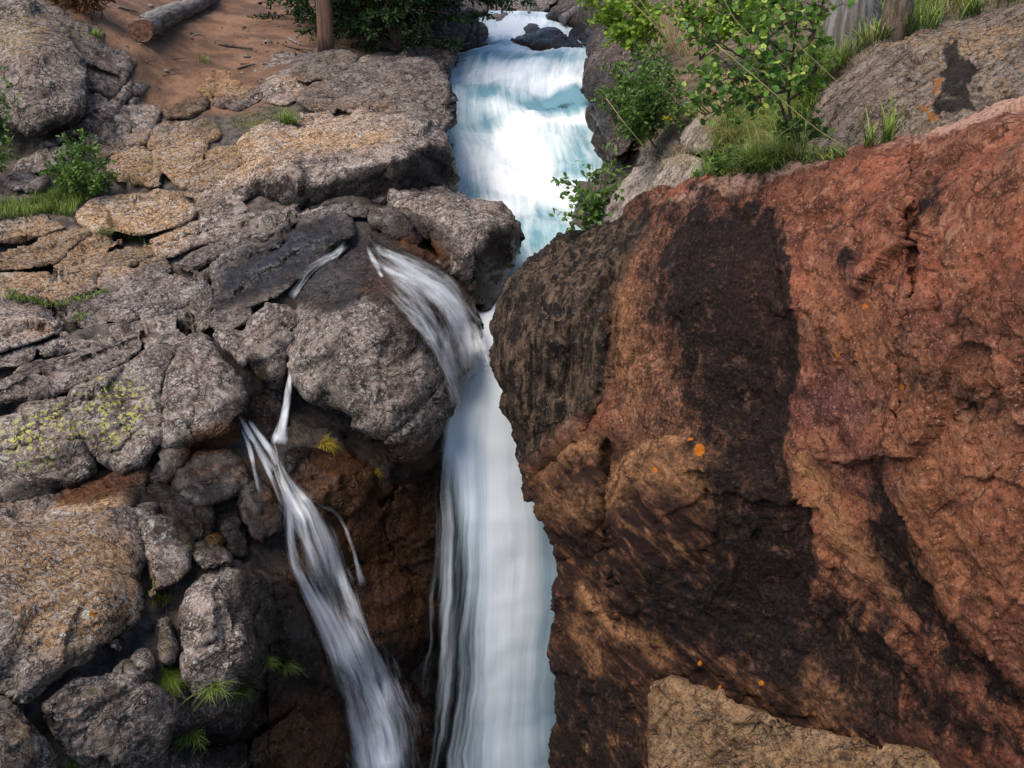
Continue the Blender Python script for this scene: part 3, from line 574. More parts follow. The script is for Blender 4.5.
# ---- the great red boulder
RED_PTS = [(497,335,8.9),(500,290,9.2),(520,262,9.4),(548,248,9.5),(590,236,9.3),(560,350,8.2),(530,400,8.5),(525,460,8.6),(615,250,8.6),(640,200,8.8),(612,330,8.1),(600,400,7.95),(545,470,8.4),(556,560,8.2),(554,768,7.9),(555,950,7.7),(640,480,7.3),(620,560,7.4),(690,300,7.3),(700,185,8.1),(790,180,7.7),(790,260,6.95),(800,400,6.55),(790,600,6.5),(900,150,7.0),(900,200,6.2),(900,400,5.65),(1024,98,6.6),(1024,150,5.55),(1024,300,5.05),(1024,500,4.75),(1024,700,4.7),(900,650,5.7),(700,650,6.75),(650,768,6.8),(800,768,6.1),(900,850,5.4),(700,950,6.2),(1150,60,6.3),(1150,200,4.7),(1150,700,4.2),(1150,950,4.3)]
def red_attr(px, py):
    n = fbm(np.stack([px/16, py/16, px*0], -1), 4, 91)*9; x = px+n; y = py+fbm(np.stack([px/16, py/16, px*0+7], -1), 4, 92)*9
    a = {}
    wide = poly_mask(x, y, [(672,190),(720,196),(790,190),(830,225),(830,420),(830,575),(850,640),(800,690),(740,670),(700,600),(720,540),(722,480),(690,420),(665,350),(650,270)], 48)
    edge = np.interp(py, [180,225,260,350,400,440,500,545,580,600,640], [772,780,794,800,789,785,797,815,823,840,870])
    black = wide*sstep(5, -6, (x*.6+px*.4)-edge)
    a['stain_shade'] = np.clip(np.maximum.reduce([black*1.0, 0.62*blob(x, y, 720, 350, 85, 190), 0.80*poly_mask(x, y, [(770,560),(850,590),(905,640),(960,690),(1024,730),(1024,760),(940,745),(870,730),(820,690),(790,620)], 26),
        0.75*poly_mask(x, y, [(560,650),(600,670),(650,690),(655,720),(650,768),(650,950),(556,950),(556,700)], 26), 0.85*blob(px, py, 715, 615, 130, 48, 18), 0.55*blob(px, py, 640, 600, 70, 30, 25), 0.60*blob(px, py, 655, 210, 45, 22), 0.6*blob(px, py, 700, 212, 80, 18), .8*poly_mask(x, y, [(862,450),(868,455),(905,520),(950,600),(1030,690),(1030,715),(960,675),(900,600),(865,530)], 14),  # last band: overhang shade painted below the raised facet's edge
        0.5*blob(px, py, 950, 390, 80, 20, 25), 0.45*blob(px, py, 985, 330, 70, 18, 28), 0.42*blob(px, py, 920, 200, 30, 40), 0.5*blob(px, py, 618, 330, 9, 75), 0.5*blob(px, py, 525, 440, 25, 30), .4*blob(px, py, 600, 500, 12, 40), .5*blob(px, py, 850, 260, 30, 12, 40), .45*blob(px, py, 820, 345, 25, 25)]), 0, 1.05)  # narrow strokes darken the creases beside the knob and the lobe
    a['stain_shade'] = np.where(px > edge+6, a['stain_shade'], a['stain_shade'])
    a['knob'] = poly_mask(x, y, [(490,240),(560,230),(628,205),(650,225),(630,260),(616,300),(612,360),(605,400),(575,430),(540,462),(515,470),(480,400)], 10)
    a['strata'] = np.clip(poly_mask(x, y, [(500,440),(545,462),(590,420),(640,440),(690,440),(730,470),(760,560),(800,620),(840,690),(930,740),(1060,790),(1060,980),(500,980)], 25)-0.0, 0, 1)*(1-.6*poly_mask(x, y, [(810,540),(840,560),(870,640),(850,690),(815,640)], 20))
    a['umber'] = np.clip(.95*poly_mask(x, y, [(612,245),(660,225),(720,230),(740,400),(720,480),(640,450),(600,430),(606,330)], 22)+.7*blob(px, py, 660, 210, 50, 20)+.6*blob(px, py, 830, 640, 60, 60)+.45*blob(px, py, 930, 380, 90, 40, 30), 0, 1)
    def arc(pl, wd): return np.exp(-(seg_dist(np.stack([x*.5+px*.5, y*.5+py*.5], -1), pl, False)[0]/wd)**2)
    a['crest'] = np.clip(np.maximum.reduce([.95*arc([(614,500),(619,474),(634,456),(660,447),(692,438)], 9), .55*arc([(640,470),(690,470),(720,500)], 22), .8*arc([(545,470),(570,452),(596,446)], 10), .55*arc([(560,500),(590,505)], 18), .8*arc([(585,590),(605,618),(640,640),(665,655)], 9), .6*arc([(575,625),(600,665)], 9), .7*arc([(600,735),(640,742)], 6), .9*arc([(802,468),(825,505),(850,545),(880,570),(905,592)], 13), .5*arc([(860,640),(830,690)], 25), .45*arc([(625,290),(622,360),(640,400)], 16)]), 0, 1)
    a['pink'] = 0.5*blob(px, py, 765, 176, 45, 9, -8)+0.45*blob(px, py, 985, 112, 60, 10, -16)+0.55*poly_mask(x, y, [(640,215),(660,190),(740,172),(790,160),(1024,88),(1100,70),(1100,100),(1024,118),(930,140),(830,165),(785,185),(770,200),(700,205)], 8)+0.32*blob(px, py, 795, 455, 10, 90)+0.2*blob(px, py, 860, 560, 25, 18, 30)
    a['purple'] = np.clip(0.9*blob(px, py, 830, 400, 45, 30)+.7*blob(px, py, 820, 700, 40, 25)+.6*blob(px, py, 860, 470, 40, 30, 45)+.35*blob(px, py, 900, 300, 120, 30, 30), 0, 1)
    a['ochre'] = np.clip(.8*blob(px, py, 825, 500, 35, 60, -25)+.6*blob(px, py, 860, 650, 60, 60)+.5*blob(px, py, 960, 560, 80, 70)+.5*blob(px, py, 860, 330, 50, 60)+.7*blob(px, py, 635, 340, 25, 80)+.35*blob(px, py, 930, 440, 90, 90), 0, 1)
    a['ash'] = .30*poly_mask(x, y, [(786,390),(793,395),(795,440),(800,480),(806,520),(800,522),(792,480),(786,440)], 4)+.2*blob(px, py, 795, 530, 15, 12)
    o_ = np.zeros(len(px))
    for (ox, oy, r) in ((699,451,6.5),(903,385,4),(865,306,3),(837,356,2.5),(585,188,6),(719,690,3),(760,684,3),(700,664,2.5),(655,470,3),(690,440,3)):
        o_ = np.maximum(o_, blob(x*.3+px*.7, y*.3+py*.7, ox, oy, r, r))
    a['orange'] = o_
    return a
rock('boulder', 'huge iron-red boulder with black water stains, filling the right bank beside the fall', 'boulder',
     [(497,330),(494,362),(504,400),(519,430),(522,460),(530,490),(545,515),(556,545),(557,600),(555,640),(556,700),(553,768),(556,960),(1160,960),(1160,55),(1080,78),(1024,93),(990,105),(960,120),(930,133),(900,141),(850,152),(800,161),(740,170),(700,178),(660,187),(640,200),(622,218),(600,232),(570,240),(545,249),(525,258),(508,285)],
     M_RED, R=0.28, dome=0.0, pts=RED_PTS, T=1.5, step=2.5, jag=4.0, relief=red_relief, kinds=(), extra=red_attr, shrink=0.8,
     ledges=[([(777,190),(787,300),(792,380),(786,440),(797,500),(815,545),(822,580),(860,640),(1000,760),(1250,950),(1250,-20),(770,100)], 0.08, 4),
             ([(840,425),(868,470),(893,515),(925,570),(958,625),(1012,688),(1080,745),(1250,900),(1250,300),(1000,330),(900,400)], 0.24, 8, (985, 600, 190, 120, 42)),
             ([(600,640),(614,560),(611,490),(628,462),(660,448),(695,440),(800,520),(720,660)], 0.28, 9, (640, 515, 95, 100)),
             ([(518,470),(545,442),(580,424),(606,438),(606,505),(585,538),(548,532),(528,505)], 0.20, 9),
             ([(500,560),(560,548),(585,590),(620,640),(655,690),(650,990),(500,990)], 0.10, 5)],
     cracks=[([(925,120),(914,150),(916,190),(910,230),(914,290),(906,320),(900,345),(901,385),(897,430)], 0.12, 2.6), ([(545,470),(580,440),(604,402),(613,340),(617,250)], 0.10, 7), ([(914,165),(940,160),(958,150)], 0.05, 2.2), ([(606,440),(608,480),(611,540),(620,585)], 0.16, 6), ([(790,190),(793,260)], 0.02, 2), ([(556,560),(590,560),(604,545)], .05, 3),
             ([(955,420),(1024,380)], .03, 2.5), ([(930,520),(1000,470)], .03, 2.5), ([(560,240),(612,230),(640,205)], .04, 4)])
rock('rock', 'buff broken ledge jutting out at the foot of the red boulder', 'rock',
     [(655,686),(672,684),(690,693),(720,702),(760,711),(800,722),(850,736),(900,748),(960,766),(1010,800),(1010,960),(648,960),(650,800),(653,740)], M_TANR,
     R=0.10, dome=0.05, pts=[(655,690,6.50),(720,705,6.2),(800,722,5.85),(900,750,5.40),(655,768,6.35),(655,950,5.9),(1000,950,4.6),(1010,800,4.8),(800,800,5.6)], T=0.6, cracks=[([(765,712),(755,750),(770,800)], .03, 3), ([(895,748),(890,800)], .03, 3)], kinds=(), extra=lambda px, py: {'stain_shade': .5*blob(px, py, 760, 735, 60, 12, 12)})

# ---- right bank rocks
def lich_extra(px, py):
    x = px+17*fbm(np.stack([px/9, py/9, px*0], -1), 4, 95); y = py+17*fbm(np.stack([px/9, py/9, px*0+4], -1), 4, 96)
    return {'warm': .8*blob(x, y, 985, 40, 60, 22, -15)+.6*blob(x, y, 905, 45, 30, 14)+.5*blob(x, y, 1000, 90, 25, 20),
            'stain_shade': np.maximum(.80*poly_mask(x, y, [(944,40),(958,52),(984,60),(980,86),(970,112),(948,122),(934,114),(944,88),(938,66)], 9), .5*blob(x, y, 1012, 92, 16, 10)+.42*blob(x, y, 880, 70, 18, 25)+.5*blob(x, y, 985, 32, 40, 4, -12)+.4*blob(x, y, 810, 140, 14, 20)),
            'orange': np.maximum.reduce([0.62*blob(x, y, 938, 86, 14, 26, 10), .66*blob(x, y, 932, 112, 15, 12), .46*blob(x, y, 962, 84, 20, 26), .35*blob(x, y, 900, 70, 14, 10)])}
rock('boulder', 'grey-brown boulder with orange and black lichen streak behind the red boulder', 'boulder',
     [(792,150),(795,130),(802,108),(818,84),(842,66),(868,50),(885,38),(905,32),(940,32),(958,24),(985,14),(1010,8),(1050,0),(1120,-10),(1130,110),(1024,125),(960,150),(900,165),(840,170)],
     M_LICH, R=0.22, dome=0.0, pts=[(795,140,8.7),(850,66,9.0),(900,34,9.2),(1000,12,8.9),(870,110,7.95),(940,90,7.7),(1024,100,7.15),(1024,50,7.7),(900,150,7.6),(1120,60,7.0)], T=1.0, jag=2.2,
     amp=.7, kinds=GK, extra=lich_extra)
rock('rock', 'pale buff rounded rock between the grass and the small overhanging bush', 'rock',
     [(606,222),(612,200),(622,178),(640,166),(665,160),(690,158),(715,160),(735,164),(750,172),(740,185),(700,196),(660,204),(640,214),(622,226)], M_PALE, R=0.16, dome=.12, lift=.25, T=.8)
rock('rock', 'pink-grey rock in the grass below the round aspen leaves', 'rock', [(682,142),(686,128),(700,118),(720,113),(738,113),(748,120),(745,138),(735,150),(715,155),(695,152)], M_PALE, R=.14, dome=.14, lift=.25)
rock('rock', 'flat grey rock with dry grass on it above the pale buff rock', 'rock', [(628,158),(636,148),(652,142),(672,140),(688,148),(700,154),(690,162),(660,164),(640,166)], M_GRAN, R=.1, dome=.1, lift=.05)
rock('rock', 'dark mossy overhanging rock face under the green shrub on the right of the cascade', 'rock', [(590,60),(592,30),(600,12),(622,18),(645,40),(660,75),(655,105),(640,130),(628,150),(618,158),(608,150),(606,128),(600,112),(590,95)], M_DARK, R=.3, dome=.2, T=1.5,
     pts=[(590,60,15.6),(600,12,18.5),(620,18,17),(600,112,13.8),(615,155,12.2),(650,80,12.8),(640,130,12),(625,90,12.9)])
rock('rock', 'reddish dark rock standing in the water under the overhanging face', 'rock', [(588,112),(596,105),(606,118),(612,130),(622,142),(628,158),(612,162),(603,148),(596,132)], M_DARK, R=.15, dome=.1, T=.8, pts=[(588,112,15.0),(606,118,14.4),(628,158,12.6),(603,148,13.4)])
rock('rock', 'dark wet rock at the right edge of the upper cascade', 'rock', [(583,92),(586,70),(592,56),(600,60),(604,85),(600,98),(590,96)], M_DARK, R=.15, dome=.1, T=.8, pts=[(583,92,16.4),(592,56,17.3),(604,85,16)])

# ---- head of the stream
for a in (('rock', 'long dark wet rock splitting the stream at its head', [(505,44),(520,39),(535,34),(547,27),(556,28),(566,35),(580,42),(584,48),(577,53),(560,51),(545,48),(525,48)], dict(pts=[(505,44,20.3),(547,27,20.6),(584,50,19.4),(545,48,19.6)], R=.15, dome=.2), M_DARK),
          ('rock', 'small grey rock in the white water above the long dark rock', [(524,32),(528,26),(536,25),(541,30),(538,36),(530,37)], dict(pts=[(524,32,21.2),(541,30,21.2),(532,37,20.9)], R=.1, dome=.1), M_GRAN),
          ('boulder', 'grey sloping boulder behind the head of the stream', [(504,14),(510,2),(530,-8),(560,-10),(556,4),(540,14),(520,20)], dict(pts=[(504,14,22.5),(560,-10,24),(530,20,22.2)], R=.3, dome=.3, T=1), M_GRAN),
          ('boulder', 'broad brown boulder above the right end of the upper pool', [(545,22),(552,8),(575,0),(600,4),(605,18),(598,30),(580,26),(562,24)], dict(pts=[(545,22,21.9),(600,4,22),(580,28,21.4)], R=.3, dome=.2, T=1), M_DARK),
          ('rock', 'rock at the right end of the pool beside the green leaves', [(572,36),(580,26),(598,22),(606,36),(600,50),(586,46)], dict(pts=[(572,36,20.7),(606,36,20),(590,50,19.4)], R=.2, dome=.2, T=.8), M_DARK),
          ('rock', 'pointed dark rock at the left end of the upper pool', [(474,40),(476,26),(483,24),(487,34),(485,44),(480,48)], dict(pts=[(474,40,19.9),(487,40,19.9)], R=.12, dome=.12), M_DARK),
          ('boulder', 'tall red-grey boulder left of the upper cascade', [(418,64),(421,30),(425,5),(440,-10),(455,-5),(462,15),(464,35),(458,52),(448,66),(438,75),(425,70)], dict(pts=[(418,64,17.4),(425,5,19.4),(462,20,19.6),(448,70,17.2)], R=.3, dome=.25, T=1.2), M_DARK),
          ('rock', 'dark split rock between the tall red-grey boulder and the pool', [(460,48),(462,20),(470,8),(478,18),(475,40),(470,48)], dict(pts=[(460,48,19.2),(470,8,21),(475,44,19.4)], R=.2, dome=.15, T=.8), M_DARK),
          ('rock', 'flat brown rock at the top left of the stream head', [(458,10),(462,0),(485,0),(488,10),(480,15),(468,14)], dict(pts=[(458,10,22),(488,10,22.3)], R=.15, dome=.1), M_GRAN),
          ('rock', 'round grey rock beside the leaning pale stick', [(486,18),(490,8),(500,4),(508,10),(506,18),(496,22)], dict(pts=[(486,18,22.3),(508,14,22.3)], R=.2, dome=.2), M_GRAN),
          ('rock', 'water-covered dark hump in the middle of the cascade', [(524,112),(532,100),(545,93),(565,92),(580,95),(590,104),(592,116),(560,118),(535,118)], dict(pts=[(524,112,17.15),(590,110,16.9),(560,92,17.4)], R=.2, dome=.1, lift=-.40), M_DARK)):
    rock(a[0], a[1], a[0], a[2], a[4], G5, step=2.2, jag=1.0, **a[3])

# ---- head of the left bank
L = [('boulder', 'big pale-topped grey boulder in the top left corner', [(-60,-30),(20,-8),(46,8),(56,22),(70,35),(82,55),(87,75),(86,93),(80,112),(70,124),(45,134),(25,138),(8,125),(-10,118),(-60,120)], dict(R=.45, dome=.25, lift=.25, T=1.3, pts=[(-60,-30,15.5),(46,8,15.2),(87,75,13.8),(45,134,12.9),(-60,120,12.8),(30,60,13.5)])),
 ('flat_rock', 'slanting pale slab leaning on the big corner boulder', [(38,2),(60,4),(75,18),(97,28),(103,42),(120,46),(131,51),(139,60),(131,75),(122,86),(117,76),(100,70),(86,63),(76,50),(58,26)], dict(R=.18, dome=.1, lift=.1, cracks=[([(60,20),(80,28),(95,45)],.05,3),([(70,48),(90,55)],.05,2.5)])),
 ('rock', 'grey block wedged under the slanting pale slab', [(85,70),(100,71),(117,76),(121,85),(115,95),(110,99),(98,91),(88,88)], dict(R=.1, dome=.08)),
 ('rock', 'dark grey block beside the foot of the corner boulder', [(83,98),(95,92),(108,100),(105,113),(90,121),(82,122)], dict(R=.1, dome=.08)),
 ('rock', 'long thin curving rock rib below the slanting slab', [(137,57),(139,66),(132,80),(131,95),(110,116),(95,126),(70,136),(45,148),(38,140),(70,127),(95,113),(112,98),(123,86),(131,73)], dict(R=.1, dome=.08, lift=.05)),
 ('stone', 'small pale stone at the edge of the bare earth', [(131,88),(136,82),(146,84),(149,89),(144,94),(133,94)], dict(R=.06, dome=.06, lift=.05)),
 ('rock', 'rounded brown rock where the earth slope ends', [(128,100),(140,95),(153,99),(160,114),(153,128),(136,134),(128,118)], dict(R=.15, dome=.1)),
 ('rock', 'narrow grey rock left of the rounded brown one', [(114,110),(127,106),(131,125),(129,135),(119,138),(112,125)], dict(R=.1, dome=.08)),
 ('rock', 'low grey rock above the left shrub', [(84,132),(100,122),(113,125),(118,138),(105,149),(93,148)], dict(R=.12, dome=.08)),
 ('flat_rock', 'flat greenish-grey slab right of the shrub top', [(98,153),(118,140),(148,134),(146,143),(131,149),(115,152),(104,161)], dict(R=.06, dome=.05, lift=.06)),
 ('rock', 'long dark rock in the shade behind the left shrub', [(15,171),(20,160),(45,151),(72,150),(66,165),(40,173),(18,176)], dict(R=.12, dome=.08)),
 ('stone', 'pale rounded stone left of the shrub foot', [(8,183),(12,175),(28,172),(44,178),(42,188),(15,190)], dict(R=.1, dome=.1, lift=.05)),
 ('rock', 'warm brown block right of the left shrub', [(106,166),(130,152),(150,154),(152,170),(138,181),(116,181)], dict(R=.1, dome=.05)),
 ('rock', 'narrow warm block with mossy joint beside it', [(153,155),(165,148),(160,166),(160,184),(150,186),(142,180),(153,170)], dict(R=.06, dome=.04)),
 ('flat_rock', 'reddish tilted slab between two mossy joints', [(164,150),(185,140),(205,139),(202,160),(190,180),(184,187),(174,180),(162,170)], dict(R=.08, dome=.06, lift=.04)),
 ('flat_rock', 'warm layered slab right of the mossy joints', [(190,184),(204,160),(216,152),(242,146),(246,160),(228,176),(212,188),(198,192)], dict(R=.08, dome=.06, lift=.02)),
 ('flat_rock', 'long warm block left of the flat table rock', [(186,196),(200,192),(232,176),(250,165),(262,176),(256,190),(240,200),(215,198)], dict(R=.09, dome=.05, lift=.02)),
 ('rock', 'dark stained block under the left end of the table rock', [(150,130),(170,122),(190,126),(186,138),(162,148),(150,146)], dict(R=.08, dome=.05)),
 ('rock', 'purple-grey block in the mossy ledge', [(190,130),(205,124),(218,128),(219,137),(200,142),(189,140)], dict(R=.06, dome=.05)),
 ('flat_rock', 'upper tier of the flat table rock beside the cascade', [(297,98),(318,80),(343,70),(385,65),(420,62),(436,65),(442,75),(449,95),(449,122),(441,131),(430,128),(400,126),(370,120),(345,112),(312,110)], dict(R=.2, dome=.03, lift=.08, T=1.6, pts=[(297,98,14.3),(343,70,15.5),(420,62,16.2),(436,66,16.0),(400,90,14.7),(345,100,14.3),(370,118,13.85),(430,128,13.6),(449,110,14.2),(445,80,15.2)], cracks=[([(385,66),(400,90),(405,108)],.05,2.5),([(320,90),(345,88),(385,82)],.04,2),([(400,95),(425,105),(445,115)],.04,2.5)])),
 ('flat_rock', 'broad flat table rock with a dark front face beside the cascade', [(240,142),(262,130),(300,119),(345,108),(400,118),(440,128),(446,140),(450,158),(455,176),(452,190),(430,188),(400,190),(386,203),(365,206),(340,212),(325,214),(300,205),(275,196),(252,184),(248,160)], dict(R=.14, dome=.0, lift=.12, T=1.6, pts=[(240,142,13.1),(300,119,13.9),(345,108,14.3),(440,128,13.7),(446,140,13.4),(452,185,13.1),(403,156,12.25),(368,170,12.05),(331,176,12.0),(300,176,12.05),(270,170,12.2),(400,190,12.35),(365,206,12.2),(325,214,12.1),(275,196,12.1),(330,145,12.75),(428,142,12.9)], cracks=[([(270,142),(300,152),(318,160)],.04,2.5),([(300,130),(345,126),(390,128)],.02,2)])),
 ('boulder', 'grey angular boulder resting on the table rock below the pine trunk', [(292,60),(305,53),(325,50),(342,49),(354,60),(350,68),(322,77),(303,82),(296,73)], dict(R=.14, dome=.12, lift=.3, T=.7)),
 ('rock', 'small grey rock left of the angular boulder', [(272,58),(280,53),(293,52),(296,58),(290,63),(275,63)], dict(R=.1, dome=.08, lift=.15)),
 ('rock', 'brown rock tucked under the small grey rock', [(256,72),(272,65),(290,64),(297,74),(290,83),(258,82)], dict(R=.12, dome=.08, lift=.1)),
 ('rock', 'mossy rock at the left end of the upper tier', [(254,86),(285,82),(311,81),(300,95),(285,104),(258,100)], dict(R=.12, dome=.08, lift=.05)),
 ('stone', 'small round dark stone behind the table rock', [(360,68),(361,61),(368,59),(374,64),(373,70)], dict(R=.1, dome=.1, lift=.2)),
 ('rock', 'dark flat rock behind the table rock', [(374,66),(374,58),(385,56),(397,58),(398,66),(382,71)], dict(R=.1, dome=.06, lift=.15)),
 ('rock', 'flat-topped rock at the back corner of the table rock', [(398,64),(398,57),(415,55),(431,57),(434,64),(415,67)], dict(R=.1, dome=.06, lift=.15))]
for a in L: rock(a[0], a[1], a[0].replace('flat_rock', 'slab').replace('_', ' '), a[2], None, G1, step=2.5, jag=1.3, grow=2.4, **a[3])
S = [('flat pale stone lying on the bare earth', [(201,80),(212,72),(226,73),(238,78),(240,86),(228,94),(212,92)], 'M'), ('half-buried pale stone high on the earth slope', [(229,36),(236,30),(247,29),(253,35),(250,40),(238,40)], 'P'),
     ('brown boulder at the lower edge of the earth', [(199,92),(206,78),(222,74),(238,80),(240,90),(226,98),(208,97)], 'X'),
     ('dark rock at the lower edge of the earth slope', [(214,106),(228,94),(246,86),(263,86),(262,100),(238,110)], 'D'), ('low brown rock left of the dark rock', [(163,112),(180,103),(194,101),(206,98),(208,108),(190,116),(168,120)], 'D')]
for lb, ol, k in S:
    if k == 'M': continue
    rock('stone', lb, 'stone', ol, M_DARK if k == 'D' else M_TANR, G6, step=2.2, jag=.9, R=.12, dome=.10, lift=.06, T=.3)

# ---- slabs of the left bank
# long joints running through the slabs, as they lie in the rock: (line, depth, width)
LCR = [([(-10,396),(30,380),(80,360),(140,338)], .04, 1.8), ([(-10,338),(40,330),(68,326)], .035, 1.6), ([(160,247),(215,231),(262,224),(320,208)], .05, 1.8), ([(195,258),(255,240),(300,226),(350,212)], .05, 1.8), ([(230,268),(285,243)], .045, 1.7),
       ([(-10,258),(40,252),(86,236)], .04, 1.6), ([(-10,286),(50,284),(96,283)], .035, 1.6), ([(60,270),(110,250),(126,246)], .035, 1.5), ([(85,360),(120,348),(145,340)], .04, 1.6), ([(110,300),(128,308),(146,300)], .03, 1.5), ([(40,430),(90,400),(128,372)], .03, 1.6),
       ([(100,210),(150,214),(190,206)], .035, 1.6), ([(225,300),(285,262),(345,226)], .03, 1.6), ([(240,290),(300,252)], .03, 1.5), ([(110,455),(140,430),(158,425)], .03, 1.6), ([(190,430),(200,390),(190,350)], .025, 1.6), ([(-10,455),(40,440),(88,440)], .025, 1.6)]
L = [('broad rounded warm slab below the grass patch', [(78,218),(95,202),(120,197),(150,193),(180,196),(195,207),(196,218),(175,228),(150,234),(132,236),(117,232),(100,236),(85,226)], dict(R=.14, dome=.1, lift=.08)),
 ('small block right of the broad rounded warm slab', [(197,194),(215,194),(238,199),(246,212),(222,220),(202,221),(197,208)], dict(R=.08, dome=.05)),
 ('smooth tan slab under the grass patch at the picture edge', [(-60,216),(0,215),(37,212),(50,222),(66,226),(52,233),(25,241),(-60,245)], dict(R=.1, dome=.06, lift=.04)),
 ('long tan slab with a smooth sunlit top', [(-60,266),(-60,250),(0,250),(18,245),(32,240),(50,232),(85,228),(91,232),(83,241),(70,248),(56,263),(25,269)], dict(R=.1, dome=.06, lift=.05)),
 ('cracked tan block with curved ribs', [(55,266),(72,248),(86,239),(112,236),(126,242),(106,252),(104,267),(95,276),(75,276),(58,278)], dict(R=.07, dome=.04, cracks=[([(75,248),(80,265)],.04,2),([(90,242),(85,262)],.04,2)])),
 ('low tan block pointing right', [(104,267),(108,252),(126,244),(148,248),(156,256),(138,263),(120,269)], dict(R=.06, dome=.04)),
 ('wide pinkish tan slab above the grassy crack', [(-60,276),(0,274),(50,269),(57,279),(95,278),(97,290),(62,301),(25,302),(-60,296)], dict(R=.08, dome=.03)),
 ('grey slab edge with grass along its top', [(-60,302),(0,298),(28,305),(54,309),(0,313),(-60,314)], dict(R=.05, dome=.02, lift=-.02)),
 ('pink-grey block with a notched end', [(97,286),(100,270),(125,267),(136,275),(133,286),(108,291)], dict(R=.06, dome=.04)),
 ('rounded grey block beside the notched block', [(136,279),(141,264),(160,258),(172,266),(170,278),(155,292),(148,283)], dict(R=.07, dome=.05)),
 ('grey block with two edges at the grassy crack', [(85,304),(105,292),(120,291),(112,312),(104,328),(78,328),(76,317)], dict(R=.06, dome=.04)),
 ('oval grey block in the middle of the left bank', [(107,320),(116,300),(135,285),(150,285),(154,296),(140,316),(125,324)], dict(R=.09, dome=.08, lift=.03)),
 ('smooth wedge-shaped grey block, wide end downhill', [(143,313),(155,295),(172,272),(190,274),(203,287),(198,296),(180,308),(150,322),(144,320)], dict(R=.11, dome=.1, lift=.06)),
 ('tiny triangular block in the grassy crack', [(58,305),(84,303),(76,323),(67,323)], dict(R=.04, dome=.03, lift=-.03)),
 ('grey slab with a rounded nose under the grassy crack', [(-60,318),(0,313),(55,312),(67,323),(62,330),(38,341),(0,352),(-60,360)], dict(R=.10, dome=.05, lift=.08)),
 ('thin dark-grey slab at the left picture edge', [(-60,364),(0,353),(36,344),(38,353),(28,366),(0,369),(-60,376)], dict(R=.06, dome=.03)),
 ('narrow grey slab ending beside the oval block', [(37,344),(70,333),(110,323),(125,327),(112,338),(88,348),(40,358)], dict(R=.06, dome=.04, lift=-.02)),
 ('very long grey slab with a deep crack below', [(-60,405),(-20,382),(5,377),(25,364),(75,347),(120,332),(130,323),(148,322),(142,334),(141,348),(128,363),(100,376),(82,386),(40,397),(0,406),(-60,418)], dict(R=.1, dome=.06, lift=.1)),
 ('grey block between wedge and split boulders', [(142,331),(150,322),(175,324),(187,339),(185,347),(160,348),(143,353)], dict(R=.07, dome=.05)),
 ('low grey rock below the wedge block', [(154,318),(180,309),(186,317),(184,326),(162,323)], dict(R=.06, dome=.04)),
 ('coarse grey boulder with a rounded right end above the dark pool', [(177,353),(197,344),(210,348),(226,366),(236,378),(241,400),(244,420),(222,432),(188,440),(173,444),(163,440),(164,418),(160,400),(165,375)], dict(R=.16, dome=.08, lift=.14, T=.6)),
 ('grey pointed boulder with yellow map lichen', [(70,392),(90,383),(128,365),(142,353),(160,348),(176,353),(164,375),(159,400),(162,420),(160,436),(150,453),(135,468),(125,471),(107,462),(92,454),(85,437),(75,422),(70,408)], dict(R=.14, dome=.08, lift=.16, T=.6)),
 ('lichen-yellowed slab end at the left picture edge', [(-60,428),(0,416),(25,408),(66,398),(71,411),(77,429),(87,446),(92,461),(92,470),(75,482),(57,487),(45,495),(15,502),(-60,515)], dict(R=.16, dome=.05, lift=.14, T=.6)),
 ('uppermost of the long striped slabs under the table rock', [(148,238),(175,227),(195,221),(235,218),(262,218),(300,207),(328,204),(320,212),(285,222),(250,231),(200,244),(175,256),(160,257)], dict(R=.06, dome=.04, lift=.02)),
 ('middle one of the long striped slabs', [(175,263),(200,250),(225,240),(256,231),(300,216),(335,205),(365,209),(366,218),(340,216),(300,219),(282,232),(240,249),(215,261),(195,271),(183,268)], dict(R=.06, dome=.04, lift=.04)),
 ('lowest and shortest of the striped slabs', [(188,272),(215,262),(245,250),(280,234),(282,246),(256,255),(226,268),(210,281),(198,279)], dict(R=.06, dome=.04, lift=.03)),
 ('wet blue-black slab shining beside the side stream', [(214,302),(216,276),(232,266),(256,256),(281,248),(301,221),(323,216),(344,218),(357,236),(338,248),(318,265),(298,281),(281,291),(266,301),(240,310),(222,310)], dict(R=.06, dome=.03, lift=.06)),
 ('dark-sided grey block at the lower end of the striped slabs', [(185,318),(197,300),(212,290),(217,303),(208,322),(206,342),(190,344)], dict(R=.08, dome=.06, lift=.05)),
 ('rounded coarse grey rock below the wet slab', [(210,305),(225,299),(250,303),(253,316),(238,328),(212,333),(207,322)], dict(R=.09, dome=.07, lift=.05)),
 ('split grey boulder above the trickle', [(217,331),(230,325),(243,330),(254,313),(268,305),(285,304),(300,315),(304,326),(292,336),(287,350),(285,371),(279,386),(265,383),(245,366),(228,349)], dict(R=.13, dome=.12, lift=.2, T=.5, cracks=[([(240,330),(255,350),(275,385)],.06,4),([(250,330),(270,335)],.03,2)]))]
for lb, ol, kw in L: rock('boulder' if 'boulder' in lb else 'flat_rock' if 'slab' in lb else 'rock', lb, 'boulder' if 'boulder' in lb else 'slab' if 'slab' in lb else 'rock', ol, None, G2, step=2.4, grow=1.7, **dict(kw, cracks=list(kw.get('cracks', ()))+[(p_, d_*1.7, w_*1.15) for p_, d_, w_ in LCR]))

